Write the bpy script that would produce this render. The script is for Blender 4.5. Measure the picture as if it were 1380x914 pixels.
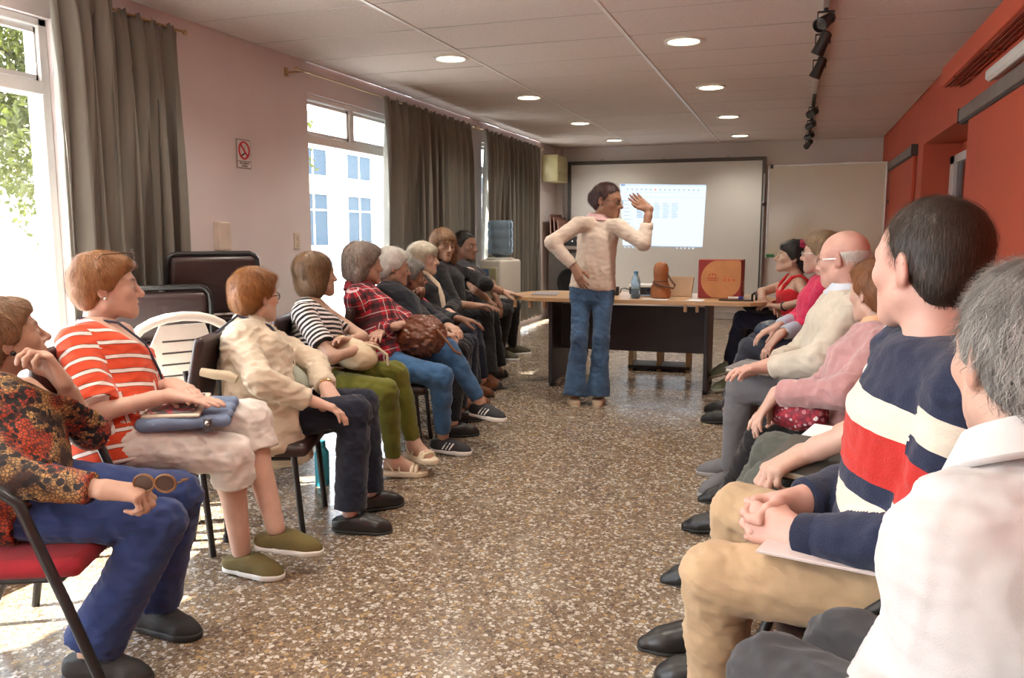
import bpy, bmesh, math, random
import numpy as np
from mathutils import Vector, Matrix
random.seed(7); RNG = np.random.default_rng(7)
for o in list(bpy.data.objects): bpy.data.objects.remove(o)
SC = bpy.context.scene; COL = SC.collection
R = math.radians
# ------------------------------------------------------------------ camera, world, sun, exposure
cam = bpy.data.cameras.new('camera'); cam.lens = 1100/1380*36; cam.sensor_width = 36; cam.clip_end = 300
camo = bpy.data.objects.new('camera', cam); COL.objects.link(camo)
camo.location = (0, 0, 1.27); camo.rotation_euler = (R(90-7.509), 0, R(19.09)); SC.camera = camo
W = bpy.data.worlds.new('world'); SC.world = W; W.use_nodes = True
nt = W.node_tree; nt.nodes.clear()
sky = nt.nodes.new('ShaderNodeTexSky'); sky.sky_type = 'NISHITA'; sky.sun_disc = False
sky.sun_elevation = R(48); sky.sun_rotation = R(230); sky.dust_density = 3.0; sky.air_density = 1.0
mixw = nt.nodes.new('ShaderNodeMix'); mixw.data_type = 'RGBA'; mixw.inputs[0].default_value = .75
bg = nt.nodes.new('ShaderNodeBackground'); bg.inputs[1].default_value = 1.0
ow = nt.nodes.new('ShaderNodeOutputWorld')
nt.links.new(sky.outputs[0], mixw.inputs[6]); mixw.inputs[7].default_value = (9.1, 9.7, 10.7, 1)
nt.links.new(mixw.outputs[2], bg.inputs[0]); nt.links.new(bg.outputs[0], ow.inputs[0])
sun = bpy.data.lights.new('sun', 'SUN'); sun.energy = 30; sun.angle = R(.6); sun.color = (1, .95, .88)
suno = bpy.data.objects.new('sun', sun); COL.objects.link(suno)
suno.rotation_euler = Vector((1.3, .85, -1.75)).to_track_quat('-Z', 'Y').to_euler()
def portal(y0, y1, z0, z1):
    l = bpy.data.lights.new('window_portal', 'AREA'); l.shape = 'RECTANGLE'; l.size = z1-z0; l.size_y = y1-y0
    l.cycles.is_portal = True
    o = bpy.data.objects.new('window_portal', l); COL.objects.link(o)
    o.location = (-3.58, (y0+y1)/2, (z0+z1)/2); o.rotation_euler = (0, R(-90), 0)
for p_ in () and ((-2.6, .2, .12, 2.3), (.75, 3.2, .12, 2.3), (5.43, 8.7, .12, 2.3), (9.03, 11.3, .12, 2.3)): portal(*p_)
vs = SC.view_settings; vs.view_transform = 'Standard'; vs.look = 'None'; vs.gamma = 1; vs.use_curve_mapping = False
vs.exposure = 0.45
SC.cycles.use_denoising = True; SC.cycles.max_bounces = 10; SC.cycles.diffuse_bounces = 6
SC.cycles.caustics_reflective = False; SC.cycles.caustics_refractive = False; SC.cycles.sample_clamp_indirect = 6
# ------------------------------------------------------------------ materials
def newmat(name):
    m = bpy.data.materials.new(name); m.use_nodes = True; n = m.node_tree.nodes; b = n['Principled BSDF']
    return m, m.node_tree, b
def node(t, typ, **kw):
    n = t.nodes.new(typ)
    for k, v in kw.items(): setattr(n, k, v)
    return n
def coords(t, kind='Object', scale=None):
    tc = node(t, 'ShaderNodeTexCoord')
    if scale is None: return tc.outputs[kind]
    mp = node(t, 'ShaderNodeMapping'); mp.inputs['Scale'].default_value = scale
    t.links.new(tc.outputs[kind], mp.inputs[0]); return mp.outputs[0]
def ramp(t, fac, stops, interp='LINEAR'):
    r = node(t, 'ShaderNodeValToRGB'); cr = r.color_ramp; cr.interpolation = interp
    while len(cr.elements) < len(stops): cr.elements.new(.5)
    for e, (p, c) in zip(cr.elements, stops):
        e.position = p; e.color = (*c, 1) if len(c) == 3 else c
    t.links.new(fac, r.inputs[0]); return r.outputs[0]
def noise(t, vec, scale, detail=3, rough=.5):
    n = node(t, 'ShaderNodeTexNoise'); n.inputs['Scale'].default_value = scale; n.inputs['Detail'].default_value = detail
    n.inputs['Roughness'].default_value = rough
    if vec is not None: t.links.new(vec, n.inputs['Vector'])
    return n.outputs[0]
def mixc(t, fac, a, b, blend='MIX'):
    m = node(t, 'ShaderNodeMix', data_type='RGBA', blend_type=blend)
    for s, v in ((m.inputs[0], fac), (m.inputs[6], a), (m.inputs[7], b)):
        if isinstance(v, (int, float)): s.default_value = v
        elif isinstance(v, tuple): s.default_value = (*v, 1) if len(v) == 3 else v
        else: t.links.new(v, s)
    return m.outputs[2]
def math_(t, op, a, b=None, c=None):
    m = node(t, 'ShaderNodeMath', operation=op)
    for i, v in enumerate((a, b, c)):
        if v is None: continue
        if isinstance(v, (int, float)): m.inputs[i].default_value = v
        else: t.links.new(v, m.inputs[i])
    return m.outputs[0]
def bump(t, b, h, strength=.3, dist=.01):
    n = node(t, 'ShaderNodeBump'); n.inputs['Strength'].default_value = strength; n.inputs['Distance'].default_value = dist
    t.links.new(h, n.inputs['Height']); t.links.new(n.outputs[0], b.inputs['Normal'])
MC = {}
def M(name, col, rough=.6, metal=0, var=.12, scale=8, bmp=0, bscale=80, bdist=.004, sheen=0, coat=0, emit=None, estr=1, sss=0, spec=.5):
    if name in MC: return MC[name]
    m, t, b = newmat(name); MC[name] = m
    c = coords(t)
    if var > 0:
        f = noise(t, c, scale, 4)
        lo = tuple(x*(1-var) for x in col); hi = tuple(min(1, x*(1+var)) for x in col)
        t.links.new(ramp(t, f, [(.3, lo), (.7, hi)]), b.inputs['Base Color'])
    else: b.inputs['Base Color'].default_value = (*col, 1)
    b.inputs['Roughness'].default_value = rough; b.inputs['Metallic'].default_value = metal
    b.inputs['Sheen Weight'].default_value = sheen; b.inputs['Coat Weight'].default_value = coat
    b.inputs['Specular IOR Level'].default_value = spec
    if sss: b.inputs['Subsurface Weight'].default_value = sss; b.inputs['Subsurface Radius'].default_value = (.012, .004, .002); b.inputs['Subsurface Scale'].default_value = 1
    if bmp: bump(t, b, noise(t, c, bscale, 3), bmp, bdist)
    if emit: b.inputs['Emission Color'].default_value = (*emit, 1); b.inputs['Emission Strength'].default_value = estr
    return m
def cloth(name, col, fold=.5, knit=0, var=.1, rough=.9, sheen=.15):
    """fabric: fine weave, soft creases, small colour variation"""
    if name in MC: return MC[name]
    m, t, b = newmat(name); MC[name] = m; c = coords(t)
    f = noise(t, c, 9, 4)
    t.links.new(ramp(t, f, [(.3, tuple(x*(1-var) for x in col)), (.7, tuple(min(1, x*(1+var)) for x in col))]), b.inputs['Base Color'])
    b.inputs['Roughness'].default_value = rough; b.inputs['Sheen Weight'].default_value = sheen; b.inputs['Specular IOR Level'].default_value = .25
    clothbump(t, b, c, fold, knit); return m
def clothbump(t, b, c, fold, knit):
    h1 = noise(t, c, 14, 2, .45); h2 = noise(t, c, 420 if not knit else 260, 1)
    h = math_(t, 'ADD', math_(t, 'MULTIPLY', h1, fold), math_(t, 'MULTIPLY', h2, .025+knit*.06))
    bump(t, b, h, .6, .03)
def attr(t, name='gc'):
    a = node(t, 'ShaderNodeAttribute', attribute_name=name); s = node(t, 'ShaderNodeSeparateXYZ')
    t.links.new(a.outputs['Vector'], s.inputs[0]); return s.outputs
def bands(name, period, stops, fold=.4, knit=0, axis=1, offset=0.0, rough=.9):
    """stripes along the garment's own length; stops = constant ramp over one period"""
    m, t, b = newmat(name); MC[name] = m; c = coords(t); s = attr(t)
    wob = math_(t, 'MULTIPLY', math_(t, 'SUBTRACT', noise(t, c, 10, 2), .5), .008)
    v = math_(t, 'FRACT', math_(t, 'ADD', math_(t, 'DIVIDE', math_(t, 'ADD', s[axis], wob), period), offset+10))
    t.links.new(ramp(t, v, stops, 'CONSTANT'), b.inputs['Base Color'])
    b.inputs['Roughness'].default_value = rough; b.inputs['Specular IOR Level'].default_value = .25; b.inputs['Sheen Weight'].default_value = .15
    clothbump(t, b, c, fold, knit); return m
def plaid(name):
    m, t, b = newmat(name); c = coords(t); s = attr(t)
    red, dark, blk, wh = (.42, .014, .03), (.11, .012, .02), (.015, .012, .016), (.6, .5, .5)
    def st(ax, per, off):
        return math_(t, 'FRACT', math_(t, 'ADD', math_(t, 'DIVIDE', s[ax], per), 10+off))
    u = st(0, .075, .1); v = st(1, .075, .2)
    mk = lambda f, lo, hi: math_(t, 'MULTIPLY', math_(t, 'GREATER_THAN', f, lo), math_(t, 'LESS_THAN', f, hi))
    col = mixc(t, mk(u, .0, .38), red, dark)
    col = mixc(t, math_(t, 'MULTIPLY', mk(v, .0, .38), .75), col, blk)
    col = mixc(t, math_(t, 'MULTIPLY', mk(u, .64, .71), .8), col, wh)
    col = mixc(t, math_(t, 'MULTIPLY', mk(v, .64, .71), .8), col, wh)
    t.links.new(col, b.inputs['Base Color']); b.inputs['Roughness'].default_value = .9; clothbump(t, b, c, .5, 0); return m
def animal(name):
    """rust, black and ochre blotches with netted scales, like a reptile and leopard print"""
    m, t, b = newmat(name); c = coords(t)
    n1 = noise(t, c, 7, 2); n2 = noise(t, c, 11, 3)
    v = node(t, 'ShaderNodeTexVoronoi', feature='DISTANCE_TO_EDGE'); v.inputs['Scale'].default_value = 95; t.links.new(c, v.inputs['Vector'])
    v2 = node(t, 'ShaderNodeTexVoronoi', feature='F1'); v2.inputs['Scale'].default_value = 48; t.links.new(c, v2.inputs['Vector'])
    base = ramp(t, n1, [(.36, (.46, .055, .012)), (.46, (.30, .03, .012)), (.54, (.46, .26, .09)), (.64, (.05, .02, .015))])
    net = math_(t, 'LESS_THAN', v.outputs['Distance'], .12)
    col = mixc(t, math_(t, 'MULTIPLY', net, .8), base, (.025, .012, .012))
    spot = math_(t, 'MULTIPLY', math_(t, 'LESS_THAN', v2.outputs['Distance'], .5), math_(t, 'GREATER_THAN', n2, .47))
    col = mixc(t, spot, col, (.012, .008, .01))
    t.links.new(col, b.inputs['Base Color']); b.inputs['Roughness'].default_value = .75; clothbump(t, b, c, .45, 0); return m
def skinmat(name, col, red=.25):
    m, t, b = newmat(name); c = coords(t)
    f = noise(t, c, 18, 4)
    base = ramp(t, f, [(.3, tuple(x*.9 for x in col)), (.7, tuple(min(1, x*1.08) for x in col))])
    s = attr(t, 'tint')
    base = mixc(t, math_(t, 'MULTIPLY', s[0], .75), base, (col[0]*.72, col[1]*.36, col[2]*.38))   # lips, flush
    base = mixc(t, s[1], base, (.07, .04, .025))                                                  # brows
    t.links.new(base, b.inputs['Base Color']); b.inputs['Roughness'].default_value = .5
    b.inputs['Subsurface Weight'].default_value = .12; b.inputs['Subsurface Radius'].default_value = (1, .35, .2); b.inputs['Subsurface Scale'].default_value = .006
    bump(t, b, noise(t, c, 260, 3), .12, .003); return m
def hairmat(name, c1, c2, rough=.45):
    m, t, b = newmat(name); s = attr(t, 'hc'); c = coords(t)
    f = math_(t, 'ADD', math_(t, 'MULTIPLY', s[0], .6), math_(t, 'MULTIPLY', noise(t, c, 40, 3), .4))
    t.links.new(ramp(t, f, [(.2, c1), (.75, c2)]), b.inputs['Base Color']); b.inputs['Roughness'].default_value = rough
    b.inputs['Specular IOR Level'].default_value = .4
    bump(t, b, noise(t, coords(t, 'Object', (1, 1, .18)), 240, 2), .5, .004); return m
# ------------------------------------------------------------------ object helpers
def obj(name, me, parent=None, mat=None, matrix=None):
    o = bpy.data.objects.new(name, me); COL.objects.link(o)
    if mat is not None and not me.materials: me.materials.append(mat)
    if parent is not None: o.parent = parent
    if matrix is not None: o.matrix_local = matrix
    return o
def tag(o, label=None, cat=None, group=None, kind=None):
    for k, v in (('label', label), ('category', cat), ('group', group), ('kind', kind)):
        if v: o[k] = v
    return o
def empty(name, loc=(0, 0, 0), rz=0, label=None, cat=None, group=None, matrix=None):
    o = bpy.data.objects.new(name, None); COL.objects.link(o); o.empty_display_size = .1
    if matrix is not None: o.matrix_world = matrix
    else: o.location = loc; o.rotation_euler = (0, 0, rz)
    return tag(o, label, cat, group)
class MB:
    """collects simple shapes into one mesh"""
    def __init__(s): s.v = []; s.f = []
    def add(s, vs, fs):
        n = len(s.v); s.v += [tuple(v) for v in vs]; s.f += [tuple(i+n for i in f) for f in fs]; return s
    def box(s, x0, x1, y0, y1, z0, z1, m=None):
        v = [(x, y, z) for x in (x0, x1) for y in (y0, y1) for z in (z0, z1)]
        if m is not None: v = [m @ Vector(p) for p in v]
        return s.add(v, [(0, 1, 3, 2), (4, 6, 7, 5), (0, 4, 5, 1), (2, 3, 7, 6), (0, 2, 6, 4), (1, 5, 7, 3)])
    def rbox(s, x0, x1, y0, y1, z0, z1, r=.01, seg=2, m=None):
        bm = bmesh.new(); bmesh.ops.create_cube(bm, size=1)
        for v in bm.verts: v.co = ((x0+x1)/2+v.co.x*(x1-x0), (y0+y1)/2+v.co.y*(y1-y0), (z0+z1)/2+v.co.z*(z1-z0))
        bmesh.ops.bevel(bm, geom=bm.edges[:], offset=r, segments=seg, affect='EDGES', profile=.5)
        bm.verts.index_update(); vs = [m @ v.co if m is not None else v.co.copy() for v in bm.verts]
        s.add(vs, [[v.index for v in f.verts] for f in bm.faces]); bm.free(); return s
    def tube(s, pts, r, n=8, closed=False, cap=True):
        pts = [Vector(p) for p in pts]; k = len(pts); rs = r if isinstance(r, (list, tuple)) else [r]*k; rings = []; up = None
        for i, p in enumerate(pts):
            a = pts[i-1] if (i > 0 or closed) else p; b = pts[(i+1) % k] if (i < k-1 or closed) else p
            d = (b-a).normalized()
            if up is None: up = d.orthogonal().normalized()
            up = (up-d*up.dot(d)); up = up.normalized() if up.length > 1e-6 else d.orthogonal().normalized()
            e = d.cross(up); rings.append([p+(up*math.cos(2*math.pi*j/n)+e*math.sin(2*math.pi*j/n))*rs[i] for j in range(n)])
        vs = [v for q in rings for v in q]; fs = []
        for i in range(k if closed else k-1):
            for j in range(n):
                a, b = i*n, ((i+1) % k)*n; fs.append((a+j, a+(j+1) % n, b+(j+1) % n, b+j))
        if cap and not closed: fs += [tuple(range(n-1, -1, -1)), tuple(range((k-1)*n, k*n))]
        return s.add(vs, fs)
    def lathe(s, prof, n=24, m=None):
        vs = []; fs = []
        for r_, z in prof:
            for j in range(n): vs.append(Vector((r_*math.cos(2*math.pi*j/n), r_*math.sin(2*math.pi*j/n), z)))
        if m is not None: vs = [m @ v for v in vs]
        for i in range(len(prof)-1):
            for j in range(n): fs.append((i*n+j, i*n+(j+1) % n, (i+1)*n+(j+1) % n, (i+1)*n+j))
        fs += [tuple(range(n-1, -1, -1)), tuple(range((len(prof)-1)*n, len(prof)*n))]
        return s.add(vs, fs)
    def prism(s, poly, z0, z1, m=None):
        n = len(poly); v = [Vector((x, y, z)) for z in (z0, z1) for x, y in poly]
        if m is not None: v = [m @ p for p in v]
        return s.add(v, [tuple(range(n-1, -1, -1)), tuple(range(n, 2*n))]+[(i, (i+1) % n, n+(i+1) % n, n+i) for i in range(n)])
    def ball(s, c, r, n=10, m=None):
        rx, ry, rz = r if isinstance(r, (tuple, list)) else (r, r, r); prof = []
        vs = []; fs = []
        for i in range(n+1):
            a = math.pi*i/n
            for j in range(2*n):
                b = math.pi*j/n; p = Vector((rx*math.sin(a)*math.cos(b), ry*math.sin(a)*math.sin(b), rz*math.cos(a)))
                if m is not None: p = m @ p
                vs.append(p+Vector(c))
        for i in range(n):
            for j in range(2*n): fs.append((i*2*n+j, i*2*n+(j+1) % (2*n), (i+1)*2*n+(j+1) % (2*n), (i+1)*2*n+j))
        return s.add(vs, fs)
    def mesh(s, name, smooth=False):
        me = bpy.data.meshes.new(name); me.from_pydata([tuple(v) for v in s.v], [], s.f); me.validate(); me.update()
        if smooth:
            me.polygons.foreach_set('use_smooth', [True]*len(me.polygons)); me.set_sharp_from_angle(angle=R(40))
        return me
    def build(s, name, mat, parent=None, smooth=False, matrix=None):
        return obj(name, s.mesh(name, smooth), parent, mat, matrix)
def arc(c, r, a0, a1, n, ax=(0, 1)):
    out = []
    for i in range(n+1):
        a = R(a0+(a1-a0)*i/n); p = list(c); p[ax[0]] += r*math.cos(a); p[ax[1]] += r*math.sin(a); out.append(tuple(p))
    return out
def copy_tree(o, parent=None):
    c = o.copy(); COL.objects.link(c); c.parent = parent
    for ch in o.children: copy_tree(ch, c)
    return c

# ------------------------------------------------------------------ the room
XL, XR, Y0, Y1, ZC = -3.50, 1.05, -3.0, 12.2, 2.52
def wallmat(name, col, bmp=.12):
    m, t, b = newmat(name); c = coords(t)
    f = noise(t, c, 2.5, 5); g = noise(t, c, 60, 3)
    base = ramp(t, f, [(.3, tuple(x*.95 for x in col)), (.7, tuple(min(1, x*1.03) for x in col))])
    t.links.new(base, b.inputs['Base Color']); b.inputs['Roughness'].default_value = .7
    bump(t, b, math_(t, 'ADD', g, math_(t, 'MULTIPLY', noise(t, c, 350, 2), .4)), bmp, .004); return m
MW = wallmat('white_wall_paint', (.70, .635, .635)); MB2 = wallmat('back_wall_paint', (.74, .70, .68)); MR = wallmat('red_wall_paint', (.56, .10, .05))
def terrazzo():
    m, t, b = newmat('terrazzo'); c = coords(t)
    wv = node(t, 'ShaderNodeTexNoise'); wv.inputs['Scale'].default_value = 26; t.links.new(c, wv.inputs['Vector'])
    wc = mixc(t, .012, c, wv.outputs['Color'], 'ADD')
    def chips(scale):
        v = node(t, 'ShaderNodeTexVoronoi', feature='F1'); v.inputs['Scale'].default_value = scale; t.links.new(wc, v.inputs['Vector'])
        e = node(t, 'ShaderNodeTexVoronoi', feature='DISTANCE_TO_EDGE'); e.inputs['Scale'].default_value = scale; t.links.new(wc, e.inputs['Vector'])
        s = node(t, 'ShaderNodeSeparateXYZ'); t.links.new(v.outputs['Color'], s.inputs[0]); return s.outputs, e.outputs['Distance']
    base = ramp(t, noise(t, c, 45, 4), [(.3, (.14, .095, .062)), (.55, (.195, .14, .092)), (.75, (.245, .175, .11))])
    s1, e1 = chips(60); s2, e2 = chips(125)
    k2 = math_(t, 'MULTIPLY', math_(t, 'GREATER_THAN', e2, .10), math_(t, 'GREATER_THAN', s2[0], .45))
    base = mixc(t, k2, base, ramp(t, s2[1], [(0, (.09, .06, .045)), (.25, (.30, .20, .115)), (.5, (.42, .375, .33)), (.8, (.22, .155, .105))], 'CONSTANT'))
    k1 = math_(t, 'MULTIPLY', math_(t, 'GREATER_THAN', e1, .11), math_(t, 'GREATER_THAN', s1[0], .60))
    base = mixc(t, k1, base, ramp(t, s1[1], [(0, (.53, .48, .42)), (.45, (.46, .40, .33)), (.62, (.38, .25, .12)), (.8, (.10, .07, .055))], 'CONSTANT'))
    t.links.new(base, b.inputs['Base Color'])
    t.links.new(ramp(t, noise(t, c, 5, 4), [(.3, (.17,)*3), (.7, (.30,)*3)]), b.inputs['Roughness']); b.inputs['Specular IOR Level'].default_value = .5
    bump(t, b, noise(t, c, 6, 2), .04, .01); return m
def S(o): o['kind'] = 'structure'; return o
S(MB().box(XL-.2, XR+1.2, Y0-.2, Y1+.2, -.12, 0).build('floor', terrazzo()))
# left wall with window openings (each a pier, lintel or sill of one wall mesh)
WIN = [(-2.8, -.3), (.75, 3.2), (5.43, 8.7), (9.03, 11.3)]; WZ0, WZ1 = .12, 2.3
b = MB(); ys = [Y0] + [y for w in WIN for y in w] + [Y1]
for a, c_ in zip(ys[0::2], ys[1::2]): b.box(XL-.16, XL, a, c_, 0, ZC+.1)
for a, c_ in WIN: b.box(XL-.16, XL, a, c_, WZ1, ZC+.005); b.box(XL-.16, XL, a, c_, 0, WZ0)
S(b.build('wall_left', MW))
S(MB().box(XL-.2, XR+1.2, Y1, Y1+.15, 0, ZC+.1).build('wall_back', MB2))
S(MB().box(XL-.2, XR+1.2, Y0-.15, Y0, 0, ZC+.1).build('wall_front', MB2))
# right wall: red, with a recessed doorway between y 6.15 and 8.35
b = MB(); b.box(XR, XR+.15, Y0, 6.15, 0, ZC+.1); b.box(XR, XR+.15, 8.35, Y1, 0, ZC+.1); b.box(XR, XR+.45, 6.15, 8.35, 2.05, ZC+.1)
b.box(XR+.15, XR+.45, 8.35, 8.5, 0, 2.05); b.box(XR+.15, XR+.45, 6.0, 6.15, 0, 2.05); b.box(XR+.31, XR+.45, 6.15, 8.35, 0, 2.05)
S(b.build('wall_right', MR))
# doorway frame, dark glass door in the recess
d = tag(empty('door_1', (XR+.26, 7.55, 0)), 'white framed dark glass door in the red recess'); d['kind'] = 'structure'
MWF = M('white_frame_paint', (.72, .72, .72), .45, var=.04)
b = MB(); b.box(-.04, .04, -.8, -.66, 0, 1.93); b.box(-.04, .04, .57, .77, 0, 1.93); b.box(-.04, .04, -.8, .77, 1.86, 1.93); b.build('door_frame', MWF, d)
MB().box(-.012, .012, -.66, .57, .05, 1.86).build('door_glass', M('dark_glass', (.012, .012, .015), .08, var=0), d)
b = MB(); b.box(-.03, -.012, .42, .46, .05, 1.86); b.build('door_stile', M('grey_alu', (.35, .35, .36), .35, metal=.8, var=.05), d)
MB().rbox(-.05, -.03, -.5, -.47, .95, 1.12, .006).build('door_handle', M('chrome', (.7, .7, .7), .2, metal=1, var=0), d)
# ceiling: slab, tiles of 1.2 x 0.6 m and their bars
def tilemat():
    m, t, b = newmat('mineral_tile'); c = coords(t); f = noise(t, c, 90, 4, .7)
    t.links.new(ramp(t, f, [(.35, (.60, .53, .49)), (.5, (.68, .61, .57)), (.7, (.71, .64, .60))]), b.inputs['Base Color'])
    b.inputs['Roughness'].default_value = .9; bump(t, b, noise(t, c, 140, 3, .7), .35, .006); return m
ce = S(MB().box(XL-.02, XR+.62, Y0-.15, Y1+.15, ZC+.03, ZC+.12).build('ceiling', M('ceiling_slab', (.5, .46, .44), .9)))
TM = tilemat(); gx = [XL+.0, -2.29, -1.09, .11, XR]; gy = [Y0+.02]
while gy[-1] < Y1: gy.append(min(gy[-1]+.6, Y1))
TW = {}
for i in range(4):
    for j in range(len(gy)-1):
        w, h_ = gx[i+1]-gx[i]-.018, gy[j+1]-gy[j]-.012; k = (round(w, 3), round(h_, 3))
        if k not in TW: TW[k] = MB().rbox(-w/2, w/2, -h_/2, h_/2, -.004, .012, .004, 1).mesh('ceiling_tile'); TW[k].materials.append(TM)
        o = obj('ceiling_tile', TW[k], ce); o.location = ((gx[i]+gx[i+1])/2, (gy[j]+gy[j+1])/2, ZC+.004+random.uniform(-.0015, .0015))
        o.rotation_euler = (random.uniform(-.002, .002), random.uniform(-.002, .002), 0)
MTB = M('tile_bar', (.38, .345, .32), .5, var=.03)
for x in gx[1:-1]:
    MB().box(x-.012, x+.012, Y0, Y1, ZC-.004, ZC+.03).build('runner_bar', M('white_bar', (.76, .72, .69), .35, var=.02), ce)
gm = MB().box(XL, XR, -.008, .008, ZC+.001, ZC+.03).mesh('cross_bar'); gm.materials.append(MTB)
for y in gy[1:-1]: obj('cross_bar', gm, ce).location = (0, y, 0)
# perimeter baseboards and shadow trim
S(MB().rbox(XL, XR, Y1-.02, Y1, 0, .10, .004).build('baseboard_back', M('pale_skirting', (.55, .52, .48), .5)))
S(MB().rbox(XL, XL+.02, 3.32, 5.4, 0, .10, .004).build('baseboard_left', M('pale_skirting', (.5, .5, .5))))
S(MB().rbox(XR-.015, XR, Y0, 6.1, 0, .10, .004).build('baseboard_right', M('dark_skirting', (.12, .05, .04), .5)))
# raised white ledge below the first windows with a brown front edge
lg = S(MB().rbox(XL, -2.66, Y0, 2.9, 0, .11, .005).build('floor_ledge', M('ledge_white', (.72, .70, .67), .35)))
tag(lg, 'low white raised ledge below the windows with brown edge')
MB().rbox(-2.66, -2.635, Y0, 2.92, 0, .085, .004).build('edge_strip', M('brown_edge', (.17, .09, .045), .5, bmp=.2), lg)
# windows
MFR = M('window_frame_white', (.74, .73, .72), .4, var=.04)
def glassmat():
    m, t, b = newmat('window_glass'); t.nodes.remove(b); o = t.nodes['Material Output']
    tr = node(t, 'ShaderNodeBsdfTransparent'); gl = node(t, 'ShaderNodeBsdfGlossy'); gl.inputs['Roughness'].default_value = .02
    lw = node(t, 'ShaderNodeLayerWeight'); lw.inputs[0].default_value = .5; fr = node(t, 'ShaderNodeMath', operation='MULTIPLY_ADD'); t.links.new(math_(t, 'POWER', lw.outputs['Facing'], 5), fr.inputs[0]); fr.inputs[1].default_value = .9; fr.inputs[2].default_value = .04; mx = node(t, 'ShaderNodeMixShader')
    tr.inputs[0].default_value = (.96, .98, .98, 1)
    t.links.new(fr.outputs[0], mx.inputs[0]); t.links.new(tr.outputs[0], mx.inputs[1]); t.links.new(gl.outputs[0], mx.inputs[2]); t.links.new(mx.outputs[0], o.inputs[0]); return m
MG = glassmat()
def window(i, y0, y1, mull):
    w = S(empty('window_%d' % i, (XL-.08, y0, 0))); L = y1-y0
    tag(w, 'white framed window number %d with transom panes along the left wall' % i)
    b = MB(); b.rbox(-.05, .05, 0, .05, WZ0, WZ1, .006); b.rbox(-.05, .05, L-.05, L, WZ0, WZ1, .006)
    b.rbox(-.05, .05, 0, L, WZ0, WZ0+.05, .006); b.rbox(-.05, .05, 0, L, WZ1-.04, WZ1, .006); b.build('window_frame', MFR, w)
    MB().rbox(-.055, .055, .04, L-.04, 1.935, 2.0, .006).build('transom_bar', MFR, w)
    ms = [0]+list(mull)+[L]
    for y in mull: MB().rbox(-.045, .045, y-.03, y+.03, 2.0, WZ1-.03, .005).build('mullion', MFR, w)
    for a, c_ in zip(ms, ms[1:]):
        MB().box(-.004, .004, a+.03, c_-.03, 2.0, WZ1-.03).build('transom_pane', MG, w)
        b = MB(); e = .025   # opening sash inside the transom light
        for q in ((a+.035, a+.035+e, 2.005, WZ1-.045), (c_-.035-e, c_-.035, 2.005, WZ1-.045)): b.box(.005, .03, *q)
        b.box(.005, .03, a+.035, c_-.035, 2.005, 2.005+e); b.box(.005, .03, a+.035, c_-.035, WZ1-.045-e, WZ1-.045)
        b.box(.03, .045, (a+c_)/2-.03, (a+c_)/2+.03, 2.008, 2.02); b.build('transom_sash', MFR, w)
    n = 2 if L > 2.3 else 1
    for k in range(n):
        MB().box(-.004, .004, .045+k*(L-.09)/n, .045+(k+1)*(L-.09)/n, WZ0+.05, 1.94).build('pane', MG, w)
window(4, *WIN[0], (.8, 1.65)); window(1, *WIN[1], (.85, 1.65)); window(2, *WIN[2], (.71, 1.6, 2.4)); window(3, *WIN[3], (.75, 1.5))  # window four is unseen, added behind the camera to light the near seats
# ------------------------------------------------------------------ outside
S(MB().box(-60, XL-.2, -40, 70, -.35, -.15).build('pavement', M('pale_paving', (.50, .47, .43), .8, var=.1, scale=1)))
MST = M('street_plaster', (.80, .78, .74), .85, var=.05, scale=.5); MSW = M('street_window_glass', (.05, .07, .09), .6, spec=.1)
def house(name, x, y0, y1, h, wins, label):
    e = empty(name, (x, y0, -.15), 0, label, 'building')
    MB().box(-8, 0, 0, y1-y0, 0, h).build('facade', MST, e)
    MB().box(-8.1, .18, -.1, y1-y0+.1, h, h+.3).build('cornice', MST, e)
    for (wy, wz, ww, wh) in wins:
        f = MB(); f.box(0, .06, wy-.08, wy, wz, wz+wh); f.box(0, .06, wy+ww, wy+ww+.08, wz, wz+wh); f.box(0, .08, wy-.1, wy+ww+.1, wz+wh, wz+wh+.1); f.box(0, .1, wy-.1, wy+ww+.1, wz-.08, wz); f.box(0, .05, wy+ww/2-.04, wy+ww/2+.04, wz, wz+wh); f.box(0, .05, wy, wy+ww, wz+wh*.68, wz+wh*.68+.06)
        fo = f.build('house_window', M('street_window_frame', (.75, .75, .75), .5), e)
        MB().box(0, .02, wy, wy+ww, wz, wz+wh).build('pane', MSW, fo)
house('town_house', -17, 20, 46, 9, [(5.6+k*3.4, z, 1.9, 1.9 if z < 3 else 1.4) for k in range(6) for z in (.9, 3.5, 6.3)], 'white town house with small windows across the street')
house('corner_house', -20, 4, 18.5, 5.2, [(2+k*4.2, .9, 1.6, 1.7) for k in range(3)], 'low white house behind the street trees')
b = MB(); e = empty('garden_wall', (-12.5, 2, -.15), 0, 'low pinkish garden wall with a railing across the street', 'wall')
MB().box(-.15, .15, 0, 15, 0, .75).build('wall_base', M('pink_render', (.62, .47, .40), .85), e)
for k in range(38): b = MB().box(-.02, .02, .2+k*.39, .24+k*.39, .75, 1.25).build('railing_bar', M('pale_iron', (.7, .66, .62), .5), e)
MB().box(-.03, .03, 0, 15, 1.22, 1.27).build('top_rail', M('pale_iron', (.7, .66, .62)), e)
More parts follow.
